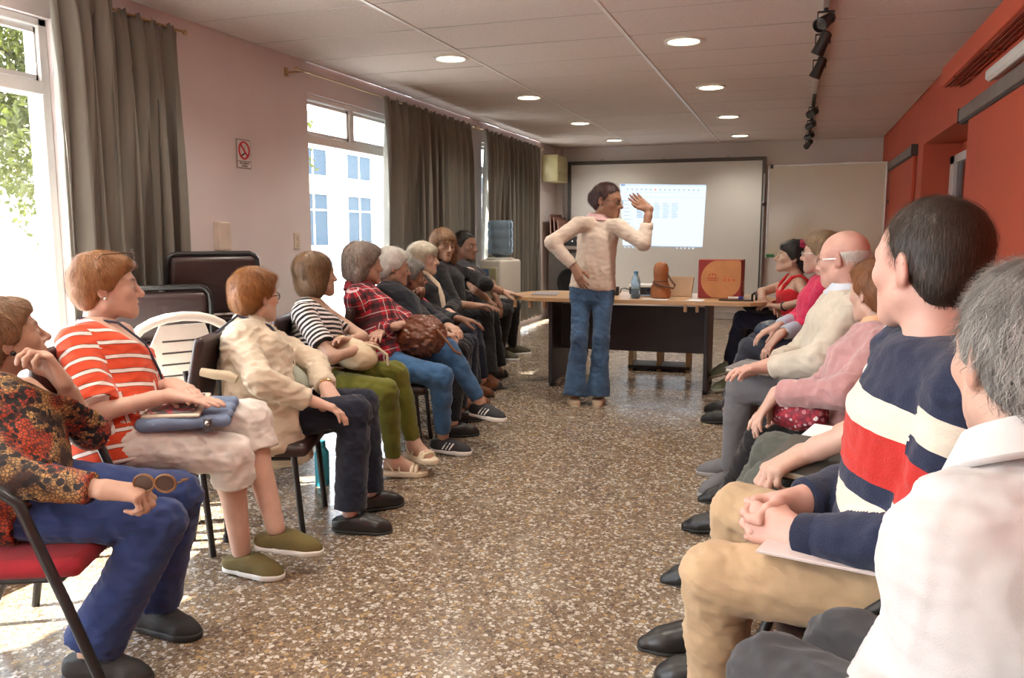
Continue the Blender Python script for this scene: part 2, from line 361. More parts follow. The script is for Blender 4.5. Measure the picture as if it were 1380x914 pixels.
def leafmat():
    m, t, b = newmat('tree_leaves'); c = coords(t)
    t.links.new(ramp(t, noise(t, c, 1.3, 3), [(.3, (.045, .055, .012)), (.5, (.075, .08, .018)), (.7, (.12, .11, .04))]), b.inputs['Base Color'])
    b.inputs['Roughness'].default_value = .5; b.inputs['Transmission Weight'].default_value = 0
    o = t.nodes['Material Output']; tl = node(t, 'ShaderNodeBsdfTranslucent'); tl.inputs[0].default_value = (.11, .13, .025, 1); mx = node(t, 'ShaderNodeMixShader'); mx.inputs[0].default_value = .4
    t.links.new(b.outputs[0], mx.inputs[1]); t.links.new(tl.outputs[0], mx.inputs[2]); t.links.new(mx.outputs[0], o.inputs[0]); return m
MLF = leafmat(); MBK = M('bark', (.10, .075, .05), .9, bmp=.5, bscale=20)
def tree(loc, th, cr, n, seed, label, low=0, ls=1.):
    g = np.random.default_rng(seed); e = empty('street_tree', loc, 0, label, 'tree', 'street trees')
    b = MB(); b.tube([(0, 0, 0), (.05, .03, th*.6), (0, 0, th)], [.16, .12, .11], 10)
    tips = []
    for k in range(16):
        a = g.uniform(0, 6.28); q = Vector((math.cos(a)*cr*g.uniform(.4, .9), math.sin(a)*cr*g.uniform(.4, .9), th+g.uniform(-.2-low, 1.0)*cr*.75))
        m_ = Vector((q.x*.45, q.y*.45, th+(q.z-th)*.3+.3)); b.tube([(0, 0, th-.2), m_, q], [.07, .035, .012], 6); tips.append((m_, q))
    b.build('trunk', MBK, e, True)
    # each leaf a small folded blade (two quads), hung in clumps about the branches
    vs = np.zeros((n, 6, 3)); 
    d = g.normal(size=(n, 3)); d /= np.linalg.norm(d, axis=1)[:, None]
    cen = np.array([list(tips[i][0].lerp(tips[i][1], g.uniform(.3, 1.1))) for i in g.integers(0, 16, n)]) + d*(g.uniform(0, 1, n)**.5)[:, None]*cr*.36
    ax = g.normal(size=(n, 3)); ax[:, 2] -= .6; ax /= np.linalg.norm(ax, axis=1)[:, None]
    sd = np.cross(ax, g.normal(size=(n, 3))); sd /= np.linalg.norm(sd, axis=1)[:, None]; up = np.cross(ax, sd)
    L = ls*g.uniform(.06, .125, n)[:, None]; w = L*.32
    vs[:, 0] = cen; vs[:, 1] = cen+ax*L*.5+sd*w+up*L*.1; vs[:, 2] = cen+ax*L; vs[:, 3] = cen+ax*L*.5-sd*w+up*L*.1; vs[:, 4] = cen+ax*L*.5; vs[:, 5] = cen
    idx = np.arange(n)[:, None]*6; F = np.concatenate([idx+np.array([[0, 1, 2, 4]]), idx+np.array([[0, 4, 2, 3]])])
    me = bpy.data.meshes.new('foliage'); me.from_pydata(vs.reshape(-1, 3).tolist(), [], F.tolist()); me.update()
    o = obj('foliage', me, e, MLF); o['kind'] = 'stuff'
tree((-8.6, 8.3, -.15), 3.0, 2.7, 27000, 3, 'leafy street tree seen through the window beside the grey curtain', .35)
tree((-6.7, 4.1, -.15), 5.2, 2.4, 30000, 4, 'taller street tree added to block sun at the middle window', 0, 2.3)  # invented tree; its dense crown keeps sun out of the middle window
tree((-11.5, 13.5, -.15), 3.6, 2.2, 7000, 5, 'smaller street tree before the low white house')
# ------------------------------------------------------------------ curtains and rods
def curtainmat(name, col):
    m, t, b = newmat(name); c = coords(t)
    t.links.new(ramp(t, noise(t, coords(t, 'Object', (1, 1, .15)), 14, 4), [(.3, tuple(x*.9 for x in col)), (.7, tuple(x*1.1 for x in col))]), b.inputs['Base Color'])
    b.inputs['Roughness'].default_value = .95; b.inputs['Sheen Weight'].default_value = .2; bump(t, b, noise(t, c, 500, 2), .2, .003)
    o = t.nodes['Material Output']; tl = node(t, 'ShaderNodeBsdfTranslucent'); tl.inputs[0].default_value = (*[x*.8 for x in col], 1); mx = node(t, 'ShaderNodeMixShader'); mx.inputs[0].default_value = .05
    t.links.new(b.outputs[0], mx.inputs[1]); t.links.new(tl.outputs[0], mx.inputs[2]); t.links.new(mx.outputs[0], o.inputs[0]); return m
MCU = curtainmat('grey_green_curtain', (.19, .18, .155))
def curtain(x, ya, yb, z0, z1, pleats, seed, label, bunch=0., amp=.05):
    g = np.random.default_rng(seed); nu, nv = pleats*14, 44
    ph = np.cumsum(g.uniform(.65, 1.35, pleats)); ph = np.concatenate([[0], ph])/ph[-1]; am = g.uniform(.55, 1.25, pleats+1)
    u = np.linspace(0, 1, nu); k = np.interp(u, ph, np.arange(pleats+1)); A = np.interp(u, ph, am)
    v = np.linspace(0, 1, nv); vs = []
    for q in v:
        z = z1+(z0-z1)*q
        top = np.exp(-q*16)
        y = ya+(yb-ya)*u; cy = (ya+yb)/2
        y = cy+(y-cy)*(1+.10*q-bunch*np.sin(math.pi*min(1, q*1.05))**2*.5) + .018*np.sin(k*6.283*2+q*2)*(1-top)
        dx = amp*A*np.sin(k*6.283+.9*np.sin(q*2.2+k*.7)+.25*q)*(1-.65*top)+.012*np.sin(k*17+q*5)*(1-top)+.012*top*np.sin(k*31)
        zz = z+.008*np.sin(k*6.283*1.0)*top+.012*top*np.sin(k*23)
        vs += [(x+dx[i], y[i], zz[i]) for i in range(nu)]
    fs = [(j*nu+i, j*nu+i+1, (j+1)*nu+i+1, (j+1)*nu+i) for j in range(nv-1) for i in range(nu-1)]
    me = bpy.data.meshes.new('curtain'); me.from_pydata([(a-x, b_-ya, c_) for a, b_, c_ in vs], [], fs); me.polygons.foreach_set('use_smooth', [True]*len(fs)); me.update()
    o = obj('curtain', me, None, MCU); o.location = (x, ya, 0); md = o.modifiers.new('s', 'SOLIDIFY'); md.thickness = .004
    return tag(o, label, 'curtain', 'grey green curtains')
curtain(-3.27, 2.98, 3.36, .13, 2.47, 4, 11, 'narrow gathered curtain panel at the tree side window, overlapping the wider panel', .12, .06)
curtain(-3.37, 3.22, 3.93, .13, 2.405, 6, 12, 'wide grey green curtain panel by the no smoking sign', 0, .05)
curtain(-3.36, 6.38, 8.34, .12, 2.40, 13, 13, 'long grey green curtain over the middle window, behind the seated row', 0, .06)
curtain(-3.36, 8.76, 10.84, .12, 2.40, 13, 14, 'long grey green curtain beside the water cooler and air conditioner', 0, .06)
MRD = M('brass_rod', (.42, .30, .16), .35, metal=.8, var=.05)
def rod(y0, y1, label):
    e = empty('curtain_rod', (-3.36, y0, 2.40), 0, label, 'curtain rod', 'curtain rods')
    MB().tube([(0, 0, 0), (0, y1-y0, 0)], .007).build('rod', MRD, e, True)
    for y in (.06, y1-y0-.06): MB().rbox(-.14, .008, y-.008, y+.008, -.012, .004, .002).build('bracket', MRD, e); MB().rbox(-.14, -.13, y-.02, y+.02, -.03, .03, .002).build('bracket_plate', MRD, e)
    for y in (-.02, y1-y0+.02): MB().ball((0, y, 0), .014, 6).build('finial', MRD, e, True)
rod(.6, 3.96, 'brass curtain rod above the first window and its two panels'); rod(5.11, 8.45, 'brass curtain rod above the middle window, half bare'); rod(8.6, 11.0, 'brass curtain rod above the far window')
# ------------------------------------------------------------------ ceiling lights and track
MLE = M('lamp_lens', (.9, .85, .7), .4, var=0, emit=(1, .86, .58), estr=9); MLR = M('lamp_ring', (.78, .76, .72), .3, var=.02)
def downlight(x, y, label):
    e = empty('ceiling_downlight', (x, y, ZC), 0, label, 'ceiling light', 'recessed ceiling downlights')
    MB().lathe([(.128, -.002), (.13, -.009), (.118, -.013), (.105, -.012), (.1, -.004)], 32).build('trim_ring', MLR, e, True)
    MB().lathe([(.099, -.001), (.099, -.006), (.07, -.009), (.02, -.0105), (.002, -.0108)], 32).build('lens', MLE, e, True)
    l = bpy.data.lights.new('downlight', 'SPOT'); l.energy = 58; l.color = (1, .92, .80); l.spot_size = R(140); l.spot_blend = .9; l.shadow_soft_size = .09
    lo = bpy.data.objects.new('downlight', l); COL.objects.link(lo); lo.location = (x, y, ZC-.03)
NM = {11.33: 'nearest the back wall', 9.44: 'second from the back wall', 7.5: 'third from the back wall', 5.66: 'fourth from the back wall', 3.8: 'fifth from the back wall', 1.9: 'sixth from the back wall', 0: 'seventh from the back wall', -1.9: 'eighth from the back wall, added behind the camera for fill'}  # last pair is unseen, added behind the camera as fill light
for y, nm in NM.items():
    downlight(-2.43, y, 'round glowing downlight on the curtain side, '+nm); downlight(-.76, y, 'round glowing downlight on the side of the black track, '+nm)
MBL = M('black_metal', (.02, .018, .018), .4, var=.05)
def track(y0, y1, spots, label):
    e = empty('track_light', (.1, y0, ZC), 0, label, 'track light', 'ceiling spotlight tracks')
    MB().rbox(-.017, .017, 0, y1-y0, -.03, -.003, .004).build('track_rail', MBL if y0 > 7 else M('pale_track', (.45, .40, .37), .4), e)
    for (y, tilt) in spots:
        m = Matrix.Translation((0, y-y0, -.10)) @ Matrix.Rotation(R(tilt), 4, 'X') @ Matrix.Rotation(R(25), 4, 'Y')
        h = MB().lathe([(.012, .07), (.03, .06), (.034, .0), (.04, -.075), (.036, -.076), (.03, -.05)], 18, m).build('spot_head', MBL, e, True)
        MB().lathe([(.03, -.05), (.001, -.045)], 14, m).build('spot_lens', M('spot_glass', (.5, .45, .4), .1), h)
        MB().tube([(0, y-y0, -.02), (0, y-y0, -.05)], .012).rbox(-.045, .045, y-y0-.008, y-y0+.008, -.055, -.045, .003).rbox(-.045, -.038, y-y0-.008, y-y0+.008, -.11, -.045, .003).rbox(.038, .045, y-y0-.008, y-y0+.008, -.11, -.045, .003).build('spot_yoke', MBL, e)
track(4.2, 8.0, [(5.0, -60), (5.55, 10), (6.35, 5)], 'spotlight track with black heads on the pale rail near the red wall')
track(8.15, 12.0, [(8.7, 82), (9.7, 82), (10.8, 82), (11.7, 60)], 'black spotlight track running to the back wall')

# ------------------------------------------------------------------ smooth-surface modelling (blended tapered limbs, meshed on a grid)
def nrm(v): v = np.asarray(v, float); return v/max(np.linalg.norm(v), 1e-9)
def orth(v, d): v = np.asarray(v, float)-np.dot(v, d)*np.asarray(d); return nrm(v)
class Field:
    def __init__(s, lo, hi, h):
        s.h = h; s.lo = np.asarray(lo, float)-2*h; n = np.ceil((np.asarray(hi, float)+2*h-s.lo)/h).astype(int)+1
        s.ax = [(s.lo[i]+h*np.arange(n[i])).astype(np.float32) for i in range(3)]; s.v = np.full(n, 1.0, np.float32)
    def region(s, lo, hi):
        i0 = [int(np.clip(np.floor((lo[i]-s.lo[i])/s.h), 0, len(s.ax[i]))) for i in range(3)]
        i1 = [int(np.clip(np.ceil((hi[i]-s.lo[i])/s.h)+1, 0, len(s.ax[i]))) for i in range(3)]
        return tuple(slice(a, b) for a, b in zip(i0, i1))
    def put(s, fn, lo, hi, k=.02, op='add'):
        m = k+3*s.h; sl = s.region(np.asarray(lo)-m, np.asarray(hi)+m); a = s.v[sl]
        if a.size == 0: return
        X, Y, Z = s.ax[0][sl[0]][:, None, None], s.ax[1][sl[1]][None, :, None], s.ax[2][sl[2]][None, None, :]
        d = fn(X, Y, Z).astype(np.float32)
        if op == 'add': h = np.maximum(k-np.abs(a-d), 0)/k; s.v[sl] = np.minimum(a, d)-h*h*k*.25
        else: d = -d; h = np.maximum(k-np.abs(a-d), 0)/k; s.v[sl] = np.maximum(a, d)+h*h*k*.25
    def cap(s, a, b, r0, r1, k=.02, op='add', flat=None, clip=None, clip0=None):
        """tapered limb a->b; flat=(axis, ratio) squeezes it; clip cuts it square at b"""
        a = np.asarray(a, float); b = np.asarray(b, float); ab = b-a; L2 = max(ab@ab, 1e-9); u = ab/math.sqrt(L2)
        def f(X, Y, Z):
            x, y, z = X-a[0], Y-a[1], Z-a[2]
            t = np.clip((x*ab[0]+y*ab[1]+z*ab[2])/L2, 0, 1); dx, dy, dz = x-t*ab[0], y-t*ab[1], z-t*ab[2]
            if flat is not None:
                n, q = flat; c = (dx*n[0]+dy*n[1]+dz*n[2])*(1/q-1); dx, dy, dz = dx+c*n[0], dy+c*n[1], dz+c*n[2]
            d = np.sqrt(dx*dx+dy*dy+dz*dz)-(r0+(r1-r0)*t)
            if clip is not None: d = np.maximum(d, (X-b[0])*u[0]+(Y-b[1])*u[1]+(Z-b[2])*u[2]-clip)
            if clip0 is not None: d = np.maximum(d, -((X-a[0])*u[0]+(Y-a[1])*u[1]+(Z-a[2])*u[2])-clip0)
            return d
        rm = max(r0, r1); s.put(f, np.minimum(a, b)-rm, np.maximum(a, b)+rm, k, op)
    def ell(s, c, r, k=.02, op='add', rot=None):
        c = np.asarray(c, float); r = np.asarray(r, float); Q = np.eye(3) if rot is None else np.asarray(rot)
        def f(X, Y, Z):
            x, y, z = X-c[0], Y-c[1], Z-c[2]
            p = [(x*Q[i][0]+y*Q[i][1]+z*Q[i][2])/r[i] for i in range(3)]
            k0 = np.sqrt(p[0]**2+p[1]**2+p[2]**2); k1 = np.sqrt((p[0]/r[0])**2+(p[1]/r[1])**2+(p[2]/r[2])**2)
            return k0*(k0-1)/np.maximum(k1, 1e-6)
        rm = r.max(); s.put(f, c-rm, c+rm, k, op)
    def loft(s, P, N, lat, fwd, prof, t0, t1, grow=0, k=.03, rd=.03):
        """body of elliptical sections along P->N; prof rows (t, half width, half depth, forward shift)"""
        P = np.asarray(P, float); N = np.asarray(N, float); L = np.linalg.norm(N-P); u = (N-P)/L
        pr = np.array(prof)
        def f(X, Y, Z):
            x, y, z = X-P[0], Y-P[1], Z-P[2]
            t = (x*u[0]+y*u[1]+z*u[2])/L; tc = np.clip(t, t0+rd/L, t1-rd/L)
            a = np.interp(tc, pr[:, 0], pr[:, 1])+grow-rd; b = np.interp(tc, pr[:, 0], pr[:, 2])+grow-rd; o = np.interp(tc, pr[:, 0], pr[:, 3])
            p = x*lat[0]+y*lat[1]+z*lat[2]; q = x*fwd[0]+y*fwd[1]+z*fwd[2]-o
            rr = np.sqrt(p*p+q*q)+1e-6; kk = np.sqrt((p/a)**2+(q/b)**2)+1e-6; d2 = rr-rr/kk
            dz = np.abs(t-tc)*L
            return np.where(dz > 0, np.sqrt(np.maximum(d2, 0)**2+dz**2), d2)-rd
        R0 = pr[:, 1:3].max()+grow+.06; e0 = P+u*L*t0; e1 = P+u*L*t1
        s.put(f, np.minimum(e0, e1)-R0, np.maximum(e0, e1)+R0, k)
    def cut(s, p, n, k=.006):
        """remove the side the normal points to"""
        p = np.asarray(p, float); n = nrm(n); X, Y, Z = s.ax[0][:, None, None], s.ax[1][None, :, None], s.ax[2][None, None, :]
        d = ((X-p[0])*n[0]+(Y-p[1])*n[1]+(Z-p[2])*n[2]).astype(np.float32); s.v = np.maximum(s.v, d)
    def mesh(s):
        v = s.v; v[0] = v[-1] = 1; v[:, 0] = v[:, -1] = 1; v[:, :, 0] = v[:, :, -1] = 1
        sg = v < 0; n = np.array(v.shape)
        c = np.zeros(n-1, np.int8)
        offs = [(i, j, k) for i in (0, 1) for j in (0, 1) for k in (0, 1)]
        sub = lambda a, o: a[o[0]:a.shape[0]-1+o[0], o[1]:a.shape[1]-1+o[1], o[2]:a.shape[2]-1+o[2]]
        for o in offs: c += sub(sg, o)
        act = (c > 0) & (c < 8); idx = np.argwhere(act)
        if len(idx) == 0: return np.zeros((0, 3)), np.zeros((0, 4), int)
        acc = np.zeros((len(idx), 3)); cnt = np.zeros(len(idx))
        for ax in range(3):
            for o in offs:
                if o[ax]: continue
                o2 = list(o); o2[ax] = 1
                a = v[tuple((idx+o).T)]; b = v[tuple((idx+o2).T)]; m = (a < 0) != (b < 0)
                t = np.where(m, a/np.where(m, a-b, 1), 0); p = np.tile(np.array(o, float), (len(idx), 1)); p[:, ax] += t
                acc += p*m[:, None]; cnt += m
        V = s.lo+s.h*(idx+acc/cnt[:, None])
        ids = np.full(n-1, -1, np.int64); ids[act] = np.arange(len(idx)); Q = []
        for ax in range(3):
            a = sg.take(range(0, n[ax]-1), ax); b = sg.take(range(1, n[ax]), ax); e = np.argwhere(a != b)
            fl = a[tuple(e.T)]; o1 = np.zeros(3, int); o2 = np.zeros(3, int); o1[(ax+1) % 3] = 1; o2[(ax+2) % 3] = 1
            q = np.stack([ids[tuple((e-o1-o2).T)], ids[tuple((e-o2).T)], ids[tuple(e.T)], ids[tuple((e-o1).T)]], 1)
            q[~fl] = q[~fl][:, ::-1]; Q.append(q)
        return V, np.concatenate(Q)
def sdfobj(name, parts, mat, parent, attrs=None, smooth=True):
    """parts: list of (verts, quads); one mesh object"""
    vs, fs, n = [], [], 0
    for V, F in parts: vs.append(V); fs.append(F+n); n += len(V)
    V = np.concatenate(vs); F = np.concatenate(fs)
    me = bpy.data.meshes.new(name); me.vertices.add(len(V)); me.vertices.foreach_set('co', V.astype(np.float32).ravel())
    me.loops.add(F.size); me.loops.foreach_set('vertex_index', F.astype(np.int32).ravel()); me.polygons.add(len(F))
    me.polygons.foreach_set('loop_start', np.arange(0, F.size, F.shape[1], dtype=np.int32))
    me.polygons.foreach_set('use_smooth', np.full(len(F), smooth)); me.update(calc_edges=True); me.validate()
    for k, a in (attrs or {}).items():
        at = me.attributes.new(k, 'FLOAT_VECTOR', 'POINT' if len(a) == len(V) else 'CORNER'); at.data.foreach_set('vector', np.asarray(a, np.float32).ravel())
    return obj(name, me, parent, mat)
def relax(V, F, it=1, w=.5):
    for _ in range(it):
        a = np.zeros_like(V); c = np.zeros(len(V))
        for i, j in ((0, 1), (1, 2), (2, 3), (3, 0)):
            np.add.at(a, F[:, i], V[F[:, j]]); np.add.at(a, F[:, j], V[F[:, i]]); np.add.at(c, F[:, i], 1); np.add.at(c, F[:, j], 1)
        V = V*(1-w)+w*a/np.maximum(c, 1)[:, None]
    return V
def vnorm(V, F):
    n = np.cross(V[F[:, 2]]-V[F[:, 0]], V[F[:, 3]]-V[F[:, 1]]); o = np.zeros_like(V)
    for i in range(4): np.add.at(o, F[:, i], n)
    return o/np.maximum(np.linalg.norm(o, axis=1), 1e-12)[:, None]
def wave(V, f, seed):
    g = np.random.default_rng(seed); o = np.zeros(len(V))
    for _ in range(5):
        d = g.normal(size=3); d /= np.linalg.norm(d); o += np.sin(V@d*f*g.uniform(.6, 1.5)*6.28+g.uniform(0, 6.28)+1.3*np.sin(V@g.normal(size=3)*f*3))
    return o/5
# ------------------------------------------------------------------ people
FEM = [(-.35, .165, .125, .0), (-.05, .178, .135, .0), (.2, .162, .13, .012), (.45, .146, .122, .018), (.72, .152, .122, .022), (.88, .145, .088, .004), (1.0, .075, .062, 0), (1.1, .06, .055, 0)]
MAL = [(-.35, .16, .125, .0), (-.05, .165, .13, .0), (.2, .158, .128, .012), (.45, .158, .122, .015), (.72, .172, .122, .012), (.88, .172, .092, .0), (1.0, .085, .068, 0), (1.1, .065, .06, 0)]
HAND = {'rest': ((.25, .35, .25), .35), 'flat': ((.05, .1, .08), .25), 'curl': ((.7, .9, .6), .6), 'fist': ((1.1, 1.3, .9), .8), 'grip': ((.9, 1.1, .7), .9), 'wave': ((-.1, .15, .1), .3), 'droop': ((.15, .3, .2), .5)}
def hand(F, Wp, d, n, right, sc, pose, k=.008):
    d = nrm(d); n = orth(n, d); t = np.cross(d, n) if right else np.cross(n, d); Wp = np.asarray(Wp, float)
    cu, tc = HAND[pose]
    L = lambda a, b, c_: Wp+sc*(d*a+t*b+n*c_)
    kn = [(.086, .029), (.09, .0095), (.086, -.0095), (.078, -.027)]
    for (a, b) in kn: F.cap(L(-.01, b*.55, 0), L(a, b, -.002), .0145*sc, .0108*sc, .02*sc)
    F.cap(L(.01, .008, .006), L(.045, .024, .011), .014*sc, .013*sc, .02*sc)
    seg = [(.042, .025, .021), (.046, .029, .022), (.042, .027, .021), (.033, .021, .019)]; rad = (.0090, .0092, .0088, .0078)
    for i, (a, b) in enumerate(kn):
        p = L(a, b, -.001); th = 0; sp = (.10, .02, -.05, -.13)[i]
        for j in range(3):
            th += cu[j]*(1+.08*i)
            dd = nrm(d*math.cos(th)+n*math.sin(th)+t*sp*(1 if j == 0 else .6)); q = p+dd*seg[i][j]*sc
            F.cap(p, q, rad[i]*sc*(1-.07*j), rad[i]*sc*(1-.07*(j+1)), k*sc); p = q
    p = L(.018, .024, .008); th = .75-tc*.25
    for j, l_ in enumerate((.042, .032, .026)):
        dd = nrm(d*math.cos(th)+t*math.sin(th)*(.9-.5*tc)+n*(.25+tc*.45)); q = p+dd*l_*sc
        F.cap(p, q, .0125*sc-.0012*j*sc, .0113*sc-.0014*j*sc, .012*sc); p = q; th -= .25+.2*tc
def frame(fwd, up=(0, 0, 1), roll=0):
    f = nrm(fwd); r = nrm(np.cross(f, up)); u = np.cross(r, f)
    if roll: a = R(roll); r, u = r*math.cos(a)+u*math.sin(a), u*math.cos(a)-r*math.sin(a)
    return np.stack([r, f, u], 1)      # columns x right, y forward, z up
def headmesh(Nl, h, fem, jaw=1., nose=1.):
    """head and neck in head space (origin between the ears)"""
    F = Field((-.1, -.125, min(-.2, Nl[2]-.05)), (.1, .15, .145), h)
    F.ell((0, -.012, .038), (.074, .096, .085), .02); F.ell((0, .03, .02), (.066, .066, .075), .03)
    F.ell((0, .042, -.038), (.055*jaw, .054, .066), .025)
    for s in (-1, 1):
        F.cap((s*.05*jaw, .005, -.05), (s*.014, .078, -.095), .02, .016, .03)
        F.ell((s*.040, .066, -.016), (.023, .02, .02), .025)
        F.cap((s*.012, .094, .026), (s*.046, .074, .026), .0105, .009, .016)
    F.ell((0, .084, -.09), (.022, .018, .018), .025); F.ell((0, .082, -.055), (.032, .022, .03), .02)
    for s in (-1, 1): F.ell((s*.031, .105, .004), (.018, .02, .0125), .014, 'sub')
    F.cap((0, .094, .018), (0, .115+.006*nose, -.026), .0085, .0115*nose, .012); F.ell((0, .114+.006*nose, -.030), (.0125*nose, .0115, .0105), .008)
    for s in (-1, 1):
        F.ell((s*.0125, .104, -.033), (.0085, .010, .008), .007)
        F.ell((s*.031, .0835, .004), (.0165, .0125, .0125), .006)       # lids
        F.ell((s*.031, .0985, .002), (.0145, .011, .0062), .002, 'sub')
    F.cap((-.019, .094, -.0605), (0, .1025, -.0585), .005, .0062, .006); F.cap((.019, .094, -.0605), (0, .1025, -.0585), .005, .0062, .006)
    F.cap((-.016, .093, -.070), (.016, .093, -.070), .006, .006, .008); F.ell((0, .0985, -.0695), (.014, .0065, .0065), .006)
    F.cap((-.02, .104, -.0648), (.02, .104, -.0648), .0022, .0022, .004, 'sub')
    for s in (-1, 1):
        rot = frame((s*.35, .12, 0))@np.eye(3); a = R(-14); c_, si = math.cos(a), math.sin(a)
        Q = np.array([[math.cos(.42), -s*math.sin(.42)*0, 0], [0, 1, 0], [0, 0, 1]]); Q = np.array([[.93, s*.36, 0], [-s*.36*c_, .93*c_, si], [s*.36*si, -.93*si, c_]])
        F.ell((s*.077, -.012, .002), (.0085, .0175, .0325), .006, rot=Q); F.ell((s*.073, -.006, -.02), (.007, .010, .012), .006)
        F.ell((s*.0865, -.006, .004), (.006, .0095, .019), .005, 'sub', rot=Q)
    Nl = np.asarray(Nl, float); nr = .050 if fem else .058
    F.cap((0, -.022, -.045), Nl*np.array([1, 1, 1]), nr, nr*1.06, .035, clip=.03)
    return F.mesh()
def headtint(V):
    t = np.zeros((len(V), 3)); x, y, z = np.abs(V[:, 0]), V[:, 1], V[:, 2]
    t[:, 0] = np.clip(1.3-np.hypot(x/.021, (z+.064)/.0085), 0, 1)*(y > .085)+.22*np.exp(-((x-.04)**2+(z+.025)**2)/.0006)*(y > .04)+.2*np.exp(-(x**2+(z+.03)**2)/.0003)*(y > .1)
    t[:, 1] = np.clip(1.6-np.hypot((x-.032)/.019, (z-.0265-.004*np.sin((x-.01)*60))/.0045), 0, 1)*(y > .06)*.75
    t[:, 0] += .3*(x > .07)*(np.abs(z) < .04)
    return np.clip(t, 0, 1)
STY = {  # hair: cap ellipsoids (centre, radii), hairline points (z, y limit), thickness, wave, strand (length, curl, down)
 'short_m': dict(blobs=[((0, -.014, .042), (.080, .101, .090)), ((0, -.048, -.018), (.068, .053, .066))], line=[(-.20, -.3), (-.085, -.3), (-.08, -.062), (-.045, -.036), (-.03, -.026), (-.012, .010), (.0, .026), (.035, .040), (.062, .062), (.078, .092), (.086, .3)], wav=.002, L=.016, curl=.1, down=.5, lift=.003),
 'wavy_m': dict(blobs=[((0, -.018, .042), (.087, .106, .095)), ((0, -.06, -.01), (.066, .055, .07))], line=[(-.20, -.3), (-.095, -.3), (-.09, -.055), (-.045, -.036), (-.03, -.028), (-.012, .0), (.0, .022), (.035, .038), (.062, .06), (.078, .085), (.09, .3)], wav=.006, L=.034, curl=1.3, down=.6, lift=.010),
 'short_f': dict(blobs=[((0, -.014, .047), (.092, .110, .097)), ((0, -.055, -.005), (.078, .066, .075)), ((0, .06, .085), (.06, .042, .032))], line=[(-.2, -.3), (-.088, -.3), (-.08, -.045), (-.03, -.028), (-.012, .0), (.0, .028), (.035, .050), (.055, .075), (.07, .115), (.075, .3)], wav=.005, L=.04, curl=.7, down=.7, lift=.007),
 'full_f': dict(blobs=[((0, -.018, .045), (.102, .118, .102)), ((0, -.055, -.025), (.095, .075, .085)), ((0, .055, .085), (.07, .05, .036))], line=[(-.2, -.3), (-.12, -.3), (-.11, -.03), (-.03, -.012), (.0, .02), (.035, .045), (.055, .075), (.07, .12), (.075, .3)], wav=.009, L=.05, curl=1.2, down=.8, lift=.009),
 'bob': dict(blobs=[((0, -.016, .043), (.094, .112, .096)), ((0, -.03, -.035), (.100, .085, .095))], line=[(-.3, -.3), (-.128, -.3), (-.125, .05), (-.06, .052), (.0, .05), (.035, .055), (.06, .078), (.075, .11), (.085, .3)], wav=.002, L=.07, curl=.1, down=1.2),
 'bob_f': dict(blobs=[((0, -.016, .045), (.098, .114, .099)), ((0, -.035, -.03), (.1, .085, .09)), ((.01, .06, .075), (.07, .045, .04))], line=[(-.3, -.3), (-.118, -.3), (-.112, .03), (-.05, .035), (.0, .038), (.035, .05), (.055, .08), (.065, .12), (.072, .3)], wav=.005, L=.06, curl=.5, down=1.0),
 'long': dict(blobs=[((0, -.016, .045), (.096, .113, .098)), ((-.078, .0, -.075), (.046, .06, .13)), ((.078, .0, -.075), (.046, .06, .13)), ((0, -.06, -.09), (.085, .05, .14)), ((0, .07, .06), (.062, .035, .035))], line=[(-.5, .07), (-.05, .055), (.0, .045), (.03, .058), (.045, .085), (.055, .12), (.06, .3)], wav=.006, L=.09, curl=.6, down=1.3),
 'updo': dict(blobs=[((0, -.014, .042), (.083, .106, .094)), ((0, -.095, .012), (.062, .05, .055)), ((0, -.05, -.03), (.066, .05, .05))], line=[(-.2, -.3), (-.085, -.3), (-.08, -.05), (-.03, -.026), (-.012, .0), (.0, .024), (.035, .04), (.06, .062), (.076, .09), (.085, .3)], wav=.004, L=.035, curl=.4, down=.3),
 'fringe': dict(blobs=[((0, -.018, .05), (.096, .116, .100)), ((0, -.095, .0), (.085, .062, .095)), ((0, .066, .07), (.06, .036, .034))], line=[(-.2, -.3), (-.1, -.3), (-.09, -.05), (-.03, -.02), (.0, .028), (.03, .055), (.045, .08), (.05, .12), (.055, .3)], wav=.009, L=.06, curl=1.0, down=.9, lift=.01),
 'bald': dict(blobs=[((0, -.014, .03), (.0768, .0985, .075))], line=[(-.2, -.3), (-.08, -.3), (-.075, -.06), (-.03, -.035), (-.012, -.002), (.02, .0), (.035, -.025), (.042, -.3), (.2, -.3)], wav=.001, L=.015, curl=.1, down=.6),
}
